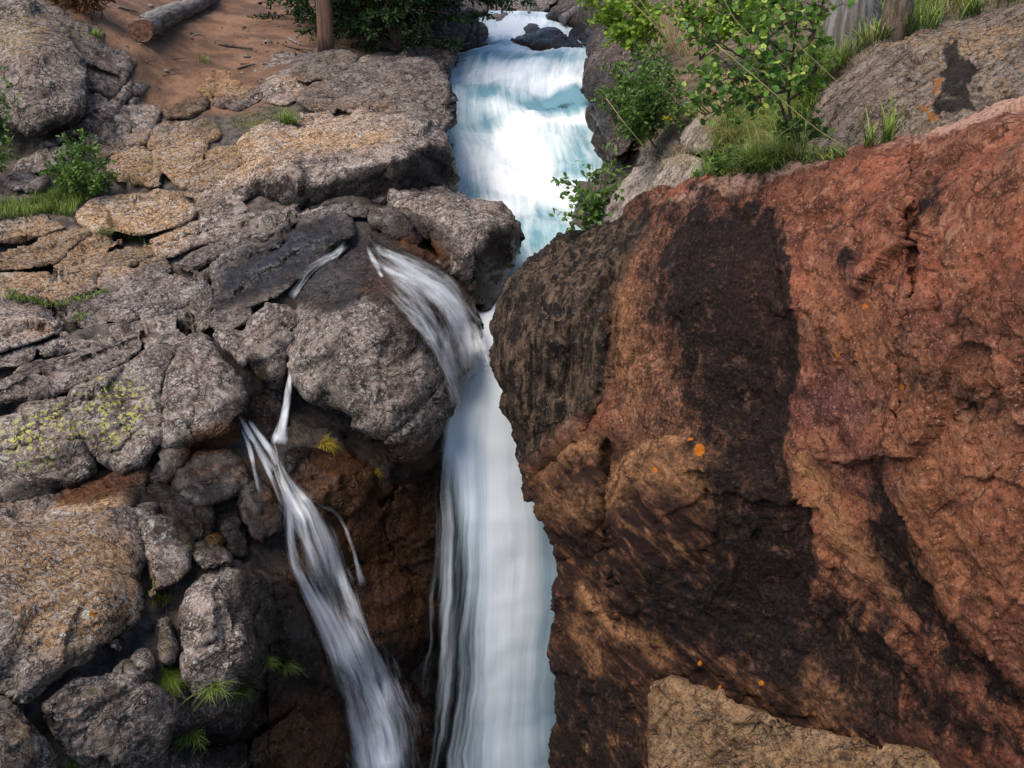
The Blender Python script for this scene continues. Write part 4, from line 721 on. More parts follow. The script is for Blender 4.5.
# ---- around the lip of the fall
MID = rock('boulder', 'large rounded boulder under the veil of water, grey front and wet mossy top', 'boulder',
     [(291,345),(290,330),(300,300),(306,284),(318,270),(335,258),(350,246),(372,240),(395,246),(415,256),(440,268),(460,283),(474,303),(483,325),(482,345),(470,368),(455,380),(451,400),(445,425),(432,450),(408,467),(393,465),(382,441),(375,433),(355,426),(330,411),(303,395),(291,375)],
     M_GRAN, R=.28, dome=0, T=1.0, amp=.8,
     pts=[(372,240,10.25),(335,258,10.0),(306,284,9.6),(290,330,9.1),(440,268,10.2),(474,303,10.1),(483,330,9.9),(460,375,9.4),(400,300,9.2),(420,320,9.1),(370,300,9.1),(370,345,8.5),(330,350,8.55),(300,360,8.75),(420,380,8.5),(445,400,8.75),(405,467,8.45),(370,400,8.35),(330,410,8.5),(390,430,8.3)],
     cracks=[([(320,320),(330,350),(325,400)],.05,3),([(395,330),(380,370),(385,420)],.04,3),([(382,440),(410,420),(440,380)],.06,3.5),([(305,312),(330,300),(365,296),(400,303)],.05,5)])
rock('boulder', 'dark boulder jutting into the fall from the left, wet black right side', 'boulder',
     [(391,196),(400,190),(425,187),(450,190),(470,200),(500,205),(512,214),(519,235),(516,255),(506,275),(498,296),(487,309),(478,304),(470,286),(456,272),(440,262),(432,245),(425,226),(400,215)],
     M_GRAN, R=.2, dome=.02, lift=.1, T=1.0, pts=[(391,196,12.2),(425,187,12.6),(470,200,12.4),(512,214,12.2),(519,238,12.0),(450,212,11.7),(490,225,11.5),(432,245,11.3),(450,255,11.05),(480,250,11.1),(470,286,11.1),(490,300,11.4),(505,265,11.6)], cracks=[([(470,200),(478,230),(470,280)],.08,4),([(432,215),(445,235)],.04,3)])
for lb, ol, kw in [('pale oval rock between the side stream and the dark boulder', [(369,216),(380,209),(395,212),(410,224),(424,238),(420,246),(408,243),(390,235),(373,226)], dict(R=.12, dome=.1, lift=.12)),
   ('small pale rock against the dark boulder', [(408,215),(420,213),(432,222),(436,236),(428,241),(415,229)], dict(R=.1, dome=.08, lift=.12)),
   ('brown mossy wet rock under the pale oval rock', [(372,231),(395,238),(420,247),(440,255),(453,268),(448,276),(420,262),(395,256),(376,244)], dict(R=.1, dome=.08, lift=.03))]:
    rock('rock', lb, 'rock', ol, None, G2, step=2.4, **kw)

# ---- lower left
L = [('long low tan slab on the lower-left boulder', [(45,515),(57,502),(85,494),(117,490),(132,494),(134,505),(125,513),(100,509),(75,516),(50,521)], dict(R=.08, dome=.05, lift=.1)),
 ('flat brown slab at the left picture edge above the big tan boulder', [(-60,512),(0,505),(48,503),(45,515),(47,521),(33,527),(0,532),(-60,545)], dict(R=.07, dome=.04, lift=.06)),
 ('very large tan boulder patched with brown lichen', [(-70,560),(0,533),(33,529),(50,521),(75,516),(100,510),(122,514),(135,521),(143,540),(146,560),(143,580),(144,605),(140,621),(115,640),(95,655),(75,670),(50,686),(25,698),(12,694),(0,682),(-70,650)], dict(R=.25, dome=.22, lift=.12, T=.8)),
 ('grey rock with white lichen spots right of the big tan boulder', [(137,521),(150,518),(170,525),(186,536),(193,549),(190,556),(195,570),(180,586),(160,592),(150,602),(146,580),(147,556),(142,536)], dict(R=.12, dome=.1, lift=.1)),
 ('small grey rock with golden moss at its foot', [(194,549),(205,543),(220,547),(231,558),(226,566),(200,571),(193,561)], dict(R=.1, dome=.07, lift=.06)),
 ('cracked oval boulder with pale lichen above the grass tufts', [(177,612),(180,592),(190,579),(207,571),(235,569),(255,577),(268,595),(273,620),(271,645),(264,670),(256,686),(240,681),(225,691),(203,693),(190,672),(181,637)], dict(R=.18, dome=.15, lift=.14, T=.7, cracks=[([(207,570),(217,595),(224,625),(232,655),(240,682)],.08,3.5),([(180,640),(200,648),(222,640),(228,650)],.06,3)])),
 ('knobbly lichen-grey rock below the big tan boulder', [(45,700),(65,685),(80,674),(110,676),(120,661),(133,664),(141,680),(153,690),(161,715),(150,736),(125,756),(100,767),(70,756),(52,736),(40,716)], dict(R=.15, dome=.1, lift=.1, amp=1.7)),
 ('olive-green rock in the bottom left corner', [(-60,705),(0,703),(15,712),(35,725),(50,740),(58,752),(64,790),(60,860),(-60,860)], dict(R=.15, dome=.12, lift=.1)),
 ('narrow upright stone beside the cracked oval boulder', [(156,620),(165,615),(173,622),(176,640),(177,655),(166,662),(159,645)], dict(R=.07, dome=.06, lift=.04)),
 ('small grey stone under the hanging grass', [(134,656),(144,649),(151,656),(150,668),(140,672),(134,664)], dict(R=.06, dome=.05, lift=.05)),
 ('tiny pale stone in the crack under the big tan boulder', [(108,643),(115,636),(124,637),(126,645),(117,653)], dict(R=.05, dome=.05, lift=.05))]
for lb, ol, kw in L: rock('boulder' if 'boulder' in lb.split(' right')[0].split(' in')[0].split(' above')[0].split(' below')[0].split(' on')[0].split(' beside')[0].split(' under')[0] else 'flat_rock' if 'slab' in lb else 'stone' if 'stone' in lb else 'rock', lb, 'boulder' if lb.startswith(('very large', 'cracked oval')) else 'slab' if 'slab' in lb else 'stone' if 'stone' in lb else 'rock', ol, None, G3, step=2.6, **kw)

# ---- wet rubble round the trickle and the cliff under it
L = [('pale pink rock beside the dark pool', [(150,479),(158,465),(172,449),(185,450),(180,468),(163,482)], M_GRAN, dict(R=.05, dome=.04, lift=.05)),
 ('low reddish rock standing in the dark pool', [(107,483),(118,475),(145,467),(148,476),(138,486),(115,489)], M_GRAN, dict(R=.05, dome=.04, lift=.04)),
 ('wet blue-black slab right of the pale pink rock', [(177,472),(200,455),(230,449),(246,468),(250,486),(225,500),(200,506),(182,496)], M_DARK, dict(R=.08, dome=.05, lift=.04)),
 ('wet black rock with ochre flecks above the golden moss', [(134,500),(160,490),(185,495),(190,506),(165,512),(140,514)], M_DARK, dict(R=.07, dome=.05)),
 ('black rock among the rubble below the wet slab', [(156,516),(190,508),(216,514),(210,536),(186,541),(166,528)], M_DARK, dict(R=.08, dome=.06)),
 ('upright brown-black rock beside the trickle', [(243,485),(262,478),(276,500),(281,530),(262,546),(248,531),(238,507)], M_DARK, dict(R=.1, dome=.08, lift=.05)),
 ('narrow black rock left of the upright one', [(223,527),(238,510),(247,533),(246,556),(229,551)], M_DARK, dict(R=.07, dome=.05)),
 ('small orange-brown stone by the white trickle', [(206,543),(216,536),(221,541),(218,546),(210,548)], M_TANR, dict(R=.04, dome=.04, lift=.05)),
 ('golden-brown wet shelf under the trickle', [(288,455),(300,448),(330,453),(362,463),(378,478),(366,502),(352,516),(330,510),(303,492),(288,472)], M_DARK, dict(R=.12, dome=.08, lift=.1)),
 ('dark amber rock face below the golden-brown shelf', [(350,515),(372,492),(386,520),(394,556),(375,566),(352,556),(345,535)], M_DARK, dict(R=.1, dome=.05)),
 ('black glistening rock under the large rounded boulder', [(382,508),(410,482),(440,470),(447,540),(441,580),(402,572),(386,545)], M_DARK, dict(R=.12, dome=.08, amp=1.4)),
 ('red-brown bulging rock between the two falls', [(345,572),(372,562),(402,568),(440,584),(436,640),(402,682),(372,642),(352,606)], M_DARK, dict(R=.15, dome=.12)),
 ('dark red-brown rock wall left of the lower trickle', [(273,590),(286,585),(312,622),(332,672),(346,722),(348,800),(290,800),(270,722),(267,680)], M_DARK, dict(R=.12, dome=.06)),
 ('brown slab at the bottom beside the lower trickle', [(256,740),(300,704),(330,742),(340,860),(250,860)], M_DARK, dict(R=.1, dome=.06, lift=.15)),
 ('dark wet rock at the bottom between the two falls', [(385,690),(410,680),(432,720),(440,800),(430,860),(385,860),(372,750)], M_DARK, dict(R=.15, dome=.1)),
 ('dark brown rock above the pool of the trickle', [(258,392),(284,388),(288,420),(276,440),(258,440),(247,425),(246,400)], M_DARK, dict(R=.1, dome=.04, lift=-.1)),
 ('black rock below the cracked oval boulder', [(160,705),(185,690),(205,697),(240,690),(262,690),(268,720),(240,738),(205,745),(170,735)], M_DARK, dict(R=.15, dome=.1, lift=-.05)),
 ('pale-flecked dark rock at the bottom edge', [(150,748),(200,748),(240,742),(252,790),(250,860),(120,860),(125,775)], M_DARK, dict(R=.15, dome=.1, lift=0))]
for lb, ol, mt, kw in L: rock('flat_rock' if 'slab' in lb.split(' right')[0].split('below')[0] else 'stone' if 'stone' in lb else 'rock', lb, 'stone' if 'stone' in lb else 'rock', ol, mt, G4, step=2.6, **kw)
# ---------------------------------------------------------------- what a sight line meets: used to seat water, plants and grass on the rocks
_v, _f, _n = [], [], 0
for o in list(COL.objects):
    if o.type == 'MESH':
        me = o.data; a = np.empty(len(me.vertices)*3, np.float32); me.vertices.foreach_get('co', a)
        b = np.empty(len(me.polygons)*3, np.int32); me.polygons.foreach_get('vertices', b)
        _v.append(a.reshape(-1, 3)+np.array(o.location)); _f.append(b.reshape(-1, 3)+_n); _n += len(me.vertices)
BVH = BVHTree.FromPolygons(np.concatenate(_v).tolist(), np.concatenate(_f).tolist())
CV = Vector(CAM)
def hit(px, py):
    d = Vector(rays(px, py)).normalized(); r = BVH.ray_cast(CV, d)
    if r[0] is None: return CV+d*30, Vector((0, 0, 1)), d
    return r[0], r[1], d

M_CASC = water_material('cascade_water', (0.15, 0.30, 0.37), 0.0, 0.6, 5.5, 0.65, 0.35, 1.9, 2.2, (0.91, 0.94, 0.96), 3.0, 0.30, 1.1)
M_FALL = water_material('fall_water', (0.16, 0.33, 0.46), -0.1, 1.25, 4.5, 0.16, 0.08, 1.3, 3.4, (0.93, 0.97, 1.0), 2.6, 0.30, 0.2)
M_VEIL = water_material('veil_water', (0.50, 0.53, 0.58), 0.0, 1.9, 5.0, 1.9, 0.15, 1.3, 3.8, (0.95, 0.96, 0.98), 2.2, 0.15)
M_TRIK = water_material('trickle_water', (0.50, 0.54, 0.62), -0.1, 1.8, 5.5, 0.9, 0.15, 1.3, 4.6, (0.95, 0.96, 1.0), 2.4, 0.20)

def sheet(name, rows, mat, label, nu, step, foamf, coverf, wob=0.06, wl=(2.2, .6)):
    """a sheet of running water between two banks: rows of (py, x left, x right, Y left, Y right)"""
    A = np.array(rows, float); py = np.arange(A[0, 0], A[-1, 0]+.1, step)
    c = [np.interp(py, A[:, 0], A[:, k]) for k in range(1, 5)]
    k = np.array([1, 2, 3, 4, 3, 2, 1.]); k /= k.sum()
    c = [np.convolve(np.pad(q, 3, 'edge'), k, 'valid') for q in c]
    u = np.linspace(0, 1, nu); U, PY = np.meshgrid(u, py)
    PX = c[0][:, None]*(1-U)+c[1][:, None]*U; YY = c[2][:, None]*(1-U)+c[3][:, None]*U
    V = at(PX.ravel(), PY.ravel(), YY.ravel()).reshape(len(py), nu, 3)
    s = np.concatenate([[0], np.cumsum(np.linalg.norm(np.diff(V[:, nu//2], axis=0), axis=1))])
    S = np.repeat(s[:, None], nu, 1); wid = np.linalg.norm(V[:, -1]-V[:, 0], axis=1).mean()
    V = V.reshape(-1, 3); i = np.arange(len(V)).reshape(len(py), nu)
    a, b, cc, e = i[:-1, :-1].ravel(), i[:-1, 1:].ravel(), i[1:, 1:].ravel(), i[1:, :-1].ravel()
    F = np.concatenate([np.stack([a, e, b], -1), np.stack([b, e, cc], -1)]); N = normals(V, F)
    fl = np.stack([U.ravel()*wid, S.ravel(), np.zeros(len(V))], -1)
    q = np.stack([fl[:, 0]*wl[0], fl[:, 1]*wl[1], np.zeros(len(V))], -1)
    V = V+N*(fbm(q, 4, 77)*wob+fbm(np.stack([fl[:, 0]*1.2, fl[:, 1]*1.6, fl[:, 2]], -1), 3, 78)*wob*1.3)[:, None]
    px, py_ = PX.ravel(), PY.ravel()
    o = mesh_obj(name, V, F, mat, {'flow': fl/np.array([1, 1, 1]), 'foam': foamf(px, py_, U.ravel()), 'cover': coverf(px, py_, U.ravel())})
    return tag(o, label, None, None, 'structure')

def casc_foam(px, py, u):
    f = np.full(len(px), .58)
    for (x, y, rx, ry, w_) in ((515,152,28,38,.8),(520,185,40,14,.35),(505,205,22,12,.25),(495,72,22,16,.35),(540,75,40,14,.18),(570,82,16,12,.30),(520,25,40,6,.5),(550,195,18,10,.25),(470,160,16,30,.10),(565,122,34,4,.5),(495,102,20,6,.25),(500,32,30,4,.4),
        (530,97,80,8,-.45),(562,104,34,10,-1.0),(497,120,16,9,-.35),(475,118,18,14,-.35),(545,55,50,5,-.45),(480,58,30,6,-.40),(585,150,18,30,-.40),(568,165,18,22,-.25),(545,225,30,25,-.30),(455,135,14,20,-.3),(520,245,40,20,-.40),(490,42,20,5,-.7),(595,45,14,6,-1.0),(500,196,16,5,-.35),(475,192,16,10,-.35),(540,140,8,20,-.2),(480,90,26,6,-.3)):
        f += w_*blob(px, py, x, y, rx, ry)
    return f
sheet('stream_water', [(12,470,612,22.6,22.6),(24,468,612,21.6,21.6),(32,470,612,21.1,21.1),(44,470,612,20.0,20.0),(50,462,605,19.2,19.2),(54,440,602,18.75,18.75),(70,430,600,18.25,18.25),(86,430,600,17.85,17.85),(91,430,600,17.5,17.5),(104,430,606,17.0,17.0),(112,430,612,16.75,16.75),(130,430,622,16.3,16.3),(160,438,634,15.5,15.4),(200,440,640,14.5,14.4),(235,450,640,13.5,13.4),(270,460,640,12.75,12.7),(300,462,640,12.2,12.2)],
      M_CASC, 'white glacial stream cascading between the banks', 120, 1.3, casc_foam, lambda px, py, u: 1.6-1.30*blob(px, py, 560, 106, 28, 8), 0.10, (1.6, .8))

def fall_foam(px, py, u):
    f = np.full(len(px), .82)+.25*blob(px, py, 495, 400, 40, 60)+.25*blob(px, py, 500, 620, 16, 220)-.55*sstep(525, 556, px)*sstep(430, 520, py)
    f += .2*blob(px, py, 480, 345, 30, 22)-.28*blob(px, py, 470, 445, 16, 14)-.22*blob(px, py, 462, 600, 10, 120)-.1*sstep(520, 768, py)+.15*blob(px, py, 446, 640, 8, 90)-.15*blob(px, py, 480, 560, 8, 120)
    return f
def fall_cover(px, py, u):
    e = (px-np.interp(py, [300,360,400,450,500,560,640,768,960], [468,452,445,436,436,434,428,420,410]))
    c = -0.15+1.7*sstep(-4, np.interp(py, [300,430,520,640,768], [12,18,55,78,90])*1.0, e)
    c = c-.45*sstep(500, 560, py)*blob(px, py, 468, 640, 13, 130)-.2*blob(px, py, 452, 700, 6, 70)
    return c+.45*blob(px, py, 446, 560, 8, 60)+.3*blob(px, py, 446, 640, 9, 90)
sheet('waterfall_water', [(282,470,545,11.9,11.9),(310,466,545,11.25,11.25),(335,458,545,10.75,10.75),(370,448,560,10.15,10.25),(410,440,566,9.55,9.9),(450,430,575,9.1,9.75),(520,428,585,8.65,9.5),(600,424,585,8.35,9.25),(700,414,585,8.0,9.05),(768,406,585,7.75,8.95),(960,396,585,7.4,8.7)],
      M_FALL, 'main waterfall plunging into the gorge', 110, 2.2, fall_foam, fall_cover, 0.025, (1.4, .12))

def drape(name, line, mat, label, foam, cover, edge=0.8, off=0.045, nu=13, ystep=3.0, fixed=False, thing_=True):
    """a ribbon of water lying on the rocks under it: line of (px, py, half-width px[, Y])"""
    A = np.array([l[:3] for l in line], float); seg = np.hypot(*np.diff(A[:, :2], axis=0).T); s = np.r_[0, np.cumsum(seg)]
    t = np.linspace(0, s[-1], max(4, int(s[-1]/ystep))); cx, cy, hw = [np.interp(t, s, A[:, k]) for k in range(3)]
    k = np.ones(5)/5; cx = np.convolve(np.pad(cx, 2, 'edge'), k, 'valid'); cy = np.convolve(np.pad(cy, 2, 'edge'), k, 'valid')
    tx, ty = np.gradient(cx), np.gradient(cy); L_ = np.hypot(tx, ty)+1e-6; nx, ny = -ty/L_, tx/L_
    u = np.linspace(-1, 1, nu); PX = cx[:, None]+nx[:, None]*hw[:, None]*u; PY = cy[:, None]+ny[:, None]*hw[:, None]*u
    if fixed: YY = np.repeat(np.interp(t, s, [l[3] for l in line])[:, None], nu, 1)-(1-u**2)[None]*0.03
    else:
        YY = np.array([[hit(x, y)[0].y for x, y in zip(r1, r2)] for r1, r2 in zip(PX, PY)])
        E = np.pad(YY, 1, 'edge'); YY = np.min([E[a:a+len(t), b:b+nu] for a in range(3) for b in range(3)], 0)
        for _ in range(3):
            P_ = np.pad(YY, ((2, 2), (1, 1)), 'edge'); sm = sum(P_[2+a:2+a+len(t), 1+b:1+b+nu] for a in (-2, -1, 0, 1, 2) for b in (-1, 0, 1))/15; YY = np.minimum(sm, YY+0.01)
    V = at(PX.ravel(), PY.ravel(), YY.ravel()); d = rays(PX.ravel(), PY.ravel()); d /= np.linalg.norm(d, axis=1, keepdims=True)
    V = V-d*off*(1 if fixed else 1)
    Vg = V.reshape(len(t), nu, 3); sl = np.r_[0, np.cumsum(np.linalg.norm(np.diff(Vg[:, nu//2], axis=0), axis=1))]
    wm = np.linalg.norm(Vg[:, -1]-Vg[:, 0], axis=1)/2
    fl = np.stack([(u[None]*(0.5*wm+0.5*wm.mean())[:, None]).ravel(), np.repeat(sl[:, None], nu, 1).ravel(), np.full(len(V), abs(hash(label)) % 7*1.0 if False else len(label)*1.7)], -1)
    U = np.repeat(u[None], len(t), 0).ravel(); tt = np.repeat((t/t[-1])[:, None], nu, 1).ravel()
    cv = cover*.75*sstep(1.0, 1-edge, np.abs(U))*sstep(0, .2, tt)*sstep(1, .88, tt)-(.55*sstep(.3, 1.0, np.abs(U)))
    cv = np.where((np.abs(U) > .98) | (tt < .001) | (tt > .999), -3, cv)
    i = np.arange(len(V)).reshape(len(t), nu); a, b, c, e = i[:-1, :-1].ravel(), i[:-1, 1:].ravel(), i[1:, 1:].ravel(), i[1:, :-1].ravel()
    F = np.concatenate([np.stack([a, e, b], -1), np.stack([b, e, c], -1)])
    o = mesh_obj(name, V, F, mat, {'flow': fl, 'foam': np.full(len(V), foam), 'cover': cv})
    return tag(o, label, None, None, 'structure')
W = 'veil_water'
drape(W, [(362,240,10),(380,256,18),(402,270,24),(425,280,26),(446,296,28),(460,318,28),(470,342,26),(476,368,24),(480,394,20)], M_VEIL, 'thin veil of water over the right side of the rounded boulder', .75, .95)
drape(W, [(372,256,8),(392,270,8),(415,276,7),(440,286,7),(458,305,7),(468,330,8),(470,365,8)], M_VEIL, 'brighter strand within the veil', .85, 1.15, off=.06)
drape(W, [(366,242,3),(371,255,5),(378,268,5),(384,280,3)], M_VEIL, 'little strand at the head of the veil', .8, 1.1, off=.06)
drape(W, [(378,272,14),(398,290,20),(416,308,22),(430,328,20),(443,352,18),(453,378,16),(459,400,15),(462,420,14)], M_VEIL, 'lower strand of the veil', .7, .92)
drape(W, [(400,300,4),(420,316,5),(434,335,6),(446,358,7),(454,385,9)], M_VEIL, 'bright thread in the lower strand', .8, 1.0, off=.06)
drape(W, [(368,250,14),(392,266,26),(418,286,34),(440,306,38),(454,330,36),(462,358,32),(464,392,26)], M_VEIL, 'faint film of water wrapping the rounded boulder', .5, .55, off=.04)
drape(W, [(352,236,6),(338,253,8),(322,262,8),(308,272,8),(296,290,8),(288,300,8)], M_VEIL, 'side stream in the channel beside the wet slab', .60, .72)
drape('trickle_water', [(290.5,366,4,8.95),(289,385,5,8.7),(286,405,6,8.45),(282,425,8,8.2),(278,448,14,7.98)], M_TRIK, 'thin jet dropping from the split boulder', .75, 1.05, fixed=True)
for k_, (ln, cv_) in enumerate((([(238,412,4),(248,432,5),(262,452,5),(276,474,6)], .8), ([(246,416,4),(258,434,5),(270,450,6),(280,468,7)], .85), ([(240,424,3),(249,446,4),(255,470,4),(260,496,5)], .62), ([(252,440,4),(266,466,4),(276,488,5),(284,510,6)], .65))):
    drape('trickle_water', ln, M_TRIK, 'strand of the splash joining the trickle from the left', .6, cv_)
drape('trickle_water', [(272,438,10),(276,455,12),(282,475,15),(292,495,20),(306,515,25),(316,540,28),(324,565,29),(331,590,29),(342,620,30),(357,655,36),(372,690,44),(386,730,52),(394,780,60),(398,840,66)], M_TRIK, 'lower trickle running down the dark cliff', .72, .80)
drape('trickle_water', [(274,440,9),(279,460,9),(286,485,8),(290,510,9),(290,540,9),(296,565,10),(310,595,14),(325,625,18),(340,655,20),(356,695,24),(370,740,28),(378,800,30)], M_TRIK, 'brightest strand of the lower trickle', .85, 1.12, off=.07)
drape('trickle_water', [(312,500,5),(336,512,3.5),(346,528,3),(353,548,3),(358,568,4),(364,590,9)], M_TRIK, 'thin arc of water right of the trickle', .7, .72, off=.06)
drape('trickle_water', [(366,625,3),(374,650,6),(384,675,9),(390,710,14),(395,760,18),(398,820,20)], M_TRIK, 'faint spray right of the lower trickle', .6, .80)
# ---------------------------------------------------------------- plants, wood, grass
M_LEAF = leaf_material('shrub_leaves', (0.050, 0.12, 0.020), (0.19, 0.31, 0.055))
M_LEAFY = leaf_material('yellow_green_leaves', (0.12, 0.24, 0.016), (0.34, 0.46, 0.045))
M_ASPEN = leaf_material('aspen_leaves', (0.050, 0.14, 0.022), (0.20, 0.36, 0.050), (0.42, 0.52, 0.10))
M_NEEDLE = leaf_material('spruce_needles', (0.008, 0.026, 0.005), (0.036, 0.078, 0.010), tr=.2)
M_BROWN = leaf_material('dead_twigs', (0.10, 0.04, 0.015), (0.25, 0.11, 0.04))
M_STEM = bark_material('twig_bark', (0.05, 0.032, 0.022), (0.16, 0.11, 0.08), (30, 30, 8))
M_BARKR = bark_material('red_brown_bark', (0.045, 0.022, 0.015), (0.18, 0.090, 0.055), (16, 16, 1.6))
M_BARKG = bark_material('weathered_wood', (0.075, 0.062, 0.058), (0.27, 0.235, 0.22), (18, 18, 1.4))
M_LOGW = bark_material('rotten_wood', (0.06, 0.026, 0.015), (0.24, 0.11, 0.06), (14, 14, 14))
M_GRASS = grass_material('green_grass', (0.065, 0.105, 0.018), (0.25, 0.34, 0.055))
M_GRASSD = grass_material('dry_grass', (0.26, 0.19, 0.075), (0.17, 0.26, 0.03))
M_GOLD = grass_material('golden_grass', (0.22, 0.13, 0.02), (0.52, 0.40, 0.05))
M_STRAW = grass_material('straw', (0.36, 0.25, 0.11), (0.55, 0.42, 0.22))
M_YEL = leaf_material('yellow_petals', (0.75, 0.50, 0.01), (0.85, 0.62, 0.02))

LEAF = np.array([(0, 0, 0), (.28, .34, .06), (.30, .68, .05), (0, 1, -.04), (-.30, .68, .05), (-.28, .34, .06)])
ROUND = np.array([(0, 0, 0), (.40, .22, .06), (.46, .62, .05), (0, 1.0, -.03), (-.46, .62, .05), (-.40, .22, .06)])
NEEDLE = np.array([(0, 0, 0), (.06, .3, 0), (.05, .8, 0), (0, 1, 0), (-.05, .8, 0), (-.06, .3, 0)])
LF = np.array([(0, 1, 2), (0, 2, 3), (0, 3, 4), (0, 4, 5)])
def leaves_mesh(P, size, tmpl, along=None, flat=.5, rs=None):
    rs = rs or np.random.default_rng(3); n = len(P)
    a = rs.normal(0, 1, (n, 3)) if along is None else along+rs.normal(0, .55, (n, 3))
    a /= np.linalg.norm(a, axis=1, keepdims=True)
    up = np.array([0, 0, 1.])+rs.normal(0, flat, (n, 3)); x = np.cross(a, up); x /= np.linalg.norm(x, axis=1, keepdims=True)+1e-9
    z = np.cross(x, a); sz = size*rs.uniform(.6, 1.25, n)
    V = P[:, None]+sz[:, None, None]*(tmpl[None, :, :1]*x[:, None]+tmpl[None, :, 1:2]*a[:, None]+tmpl[None, :, 2:]*z[:, None])
    F = LF[None]+(np.arange(n)*len(tmpl))[:, None, None]
    return V.reshape(-1, 3), F.reshape(-1, 3)
def tube(pts, r0, r1, k=6, noise=0.0, seed=0):
    P = np.array(pts, float); n = len(P); T_ = np.gradient(P, axis=0); T_ /= np.linalg.norm(T_, axis=1, keepdims=True)+1e-9
    ref = np.array([.3, .2, .93]); x = np.cross(T_, ref); x /= np.linalg.norm(x, axis=1, keepdims=True)+1e-9; y = np.cross(T_, x)
    r = np.linspace(r0, r1, n); a = np.linspace(0, 2*np.pi, k, endpoint=False)
    V = P[:, None]+r[:, None, None]*(np.cos(a)[None, :, None]*x[:, None]+np.sin(a)[None, :, None]*y[:, None])
    if noise:
        c = np.repeat(P[:, None], k, 1).reshape(-1, 3); V = V.reshape(-1, 3); dv = V-c; V = c+dv*(1+noise*fbm(V*np.array([5., 5., 1.5]), 4, seed))[:, None]
    V = V.reshape(-1, 3); i = np.arange(n*k).reshape(n, k); a_, b = i[:-1], np.roll(i, -1, 1)[:-1]; c, d = np.roll(i, -1, 1)[1:], i[1:]
    F = np.concatenate([np.stack([a_, b, c], -1).reshape(-1, 3), np.stack([a_, c, d], -1).reshape(-1, 3)])
    m = len(V); V = np.concatenate([V, P[:1], P[-1:]])
    F = np.concatenate([F, np.stack([np.roll(i[0], -1), i[0], np.full(k, m)], -1), np.stack([i[-1], np.roll(i[-1], -1), np.full(k, m+1)], -1)])
    return V, F
def merge(parts):
    V, F, n = [], [], 0
    for v, f in parts: V.append(v); F.append(f+n); n += len(v)
    return np.concatenate(V), np.concatenate(F)
def curve(a, b, sag=0.0, n=8, wig=0.04, rs=None):
    rs = rs or rng; a, b = np.array(a, float), np.array(b, float); t = np.linspace(0, 1, n)[:, None]; L_ = np.linalg.norm(b-a)
    P = a+(b-a)*t; P = P+np.sin(t*np.pi)*np.array([0, 0, sag*L_])+np.sin(t*np.pi)*rs.normal(0, wig*L_, 3)+np.sin(t*2*np.pi)*rs.normal(0, wig*L_*.5, 3)
    return P
def bush(name, label, cat, base, branches, mat, leaf, size, twigs=6, tl=.25, per=8, r0=.010, group=None, seed=1, flat=.6, tstart=.3, stemmat=None, scatter=.02):
    """a plant: stems from the base, side twigs, and leaves set along the twigs"""
    rs = np.random.default_rng(seed); base = np.array(base, float)
    root = thing(name, base, label, cat, group); st, LP, LA = [], [], []
    for br in branches:
        P = np.array(br, float)
        if len(P) == 2: P = curve(P[0], P[1], .12, 9, .05, rs)
        st.append(tube(P, r0, r0*.25, 5))
        Lb = np.linalg.norm(P[-1]-P[0]); nt = max(1, int(twigs))
        for k in range(nt):
            t = tstart+(1-tstart)*(k+rs.random())/nt; i = min(len(P)-2, int(t*(len(P)-1))); f = t*(len(P)-1)-i
            q = P[i]*(1-f)+P[i+1]*f; ax = P[i+1]-P[i]; ax /= np.linalg.norm(ax)+1e-9
            d = ax*.7+rs.normal(0, .75, 3)+np.array([0, 0, .15]); d /= np.linalg.norm(d)
            e = q+d*tl*rs.uniform(.5, 1.2); tw = curve(q, e, .05, 5, .06, rs); st.append(tube(tw, r0*.35, r0*.12, 4))
            tt = rs.uniform(.15, 1.0, per); idx = np.clip((tt*4).astype(int), 0, 3); fr = (tt*4-idx)[:, None]
            pts = tw[idx]*(1-fr)+tw[idx+1]*fr; LP.append(pts+rs.normal(0, scatter, pts.shape)); LA.append(np.repeat(d[None]*.6, per, 0)+rs.normal(0, .6, (per, 3)))
    V, F = merge(st); mesh_obj('stems', V, F, stemmat or M_STEM, None, root)
    V, F = leaves_mesh(np.concatenate(LP), size, leaf, np.concatenate(LA), flat, rs); mesh_obj('foliage', V, F, mat, None, root, smooth=False)
    return root
def P3(px, py, Y): return at(px, py, Y)
def H(px, py): return np.array(hit(px, py)[0])

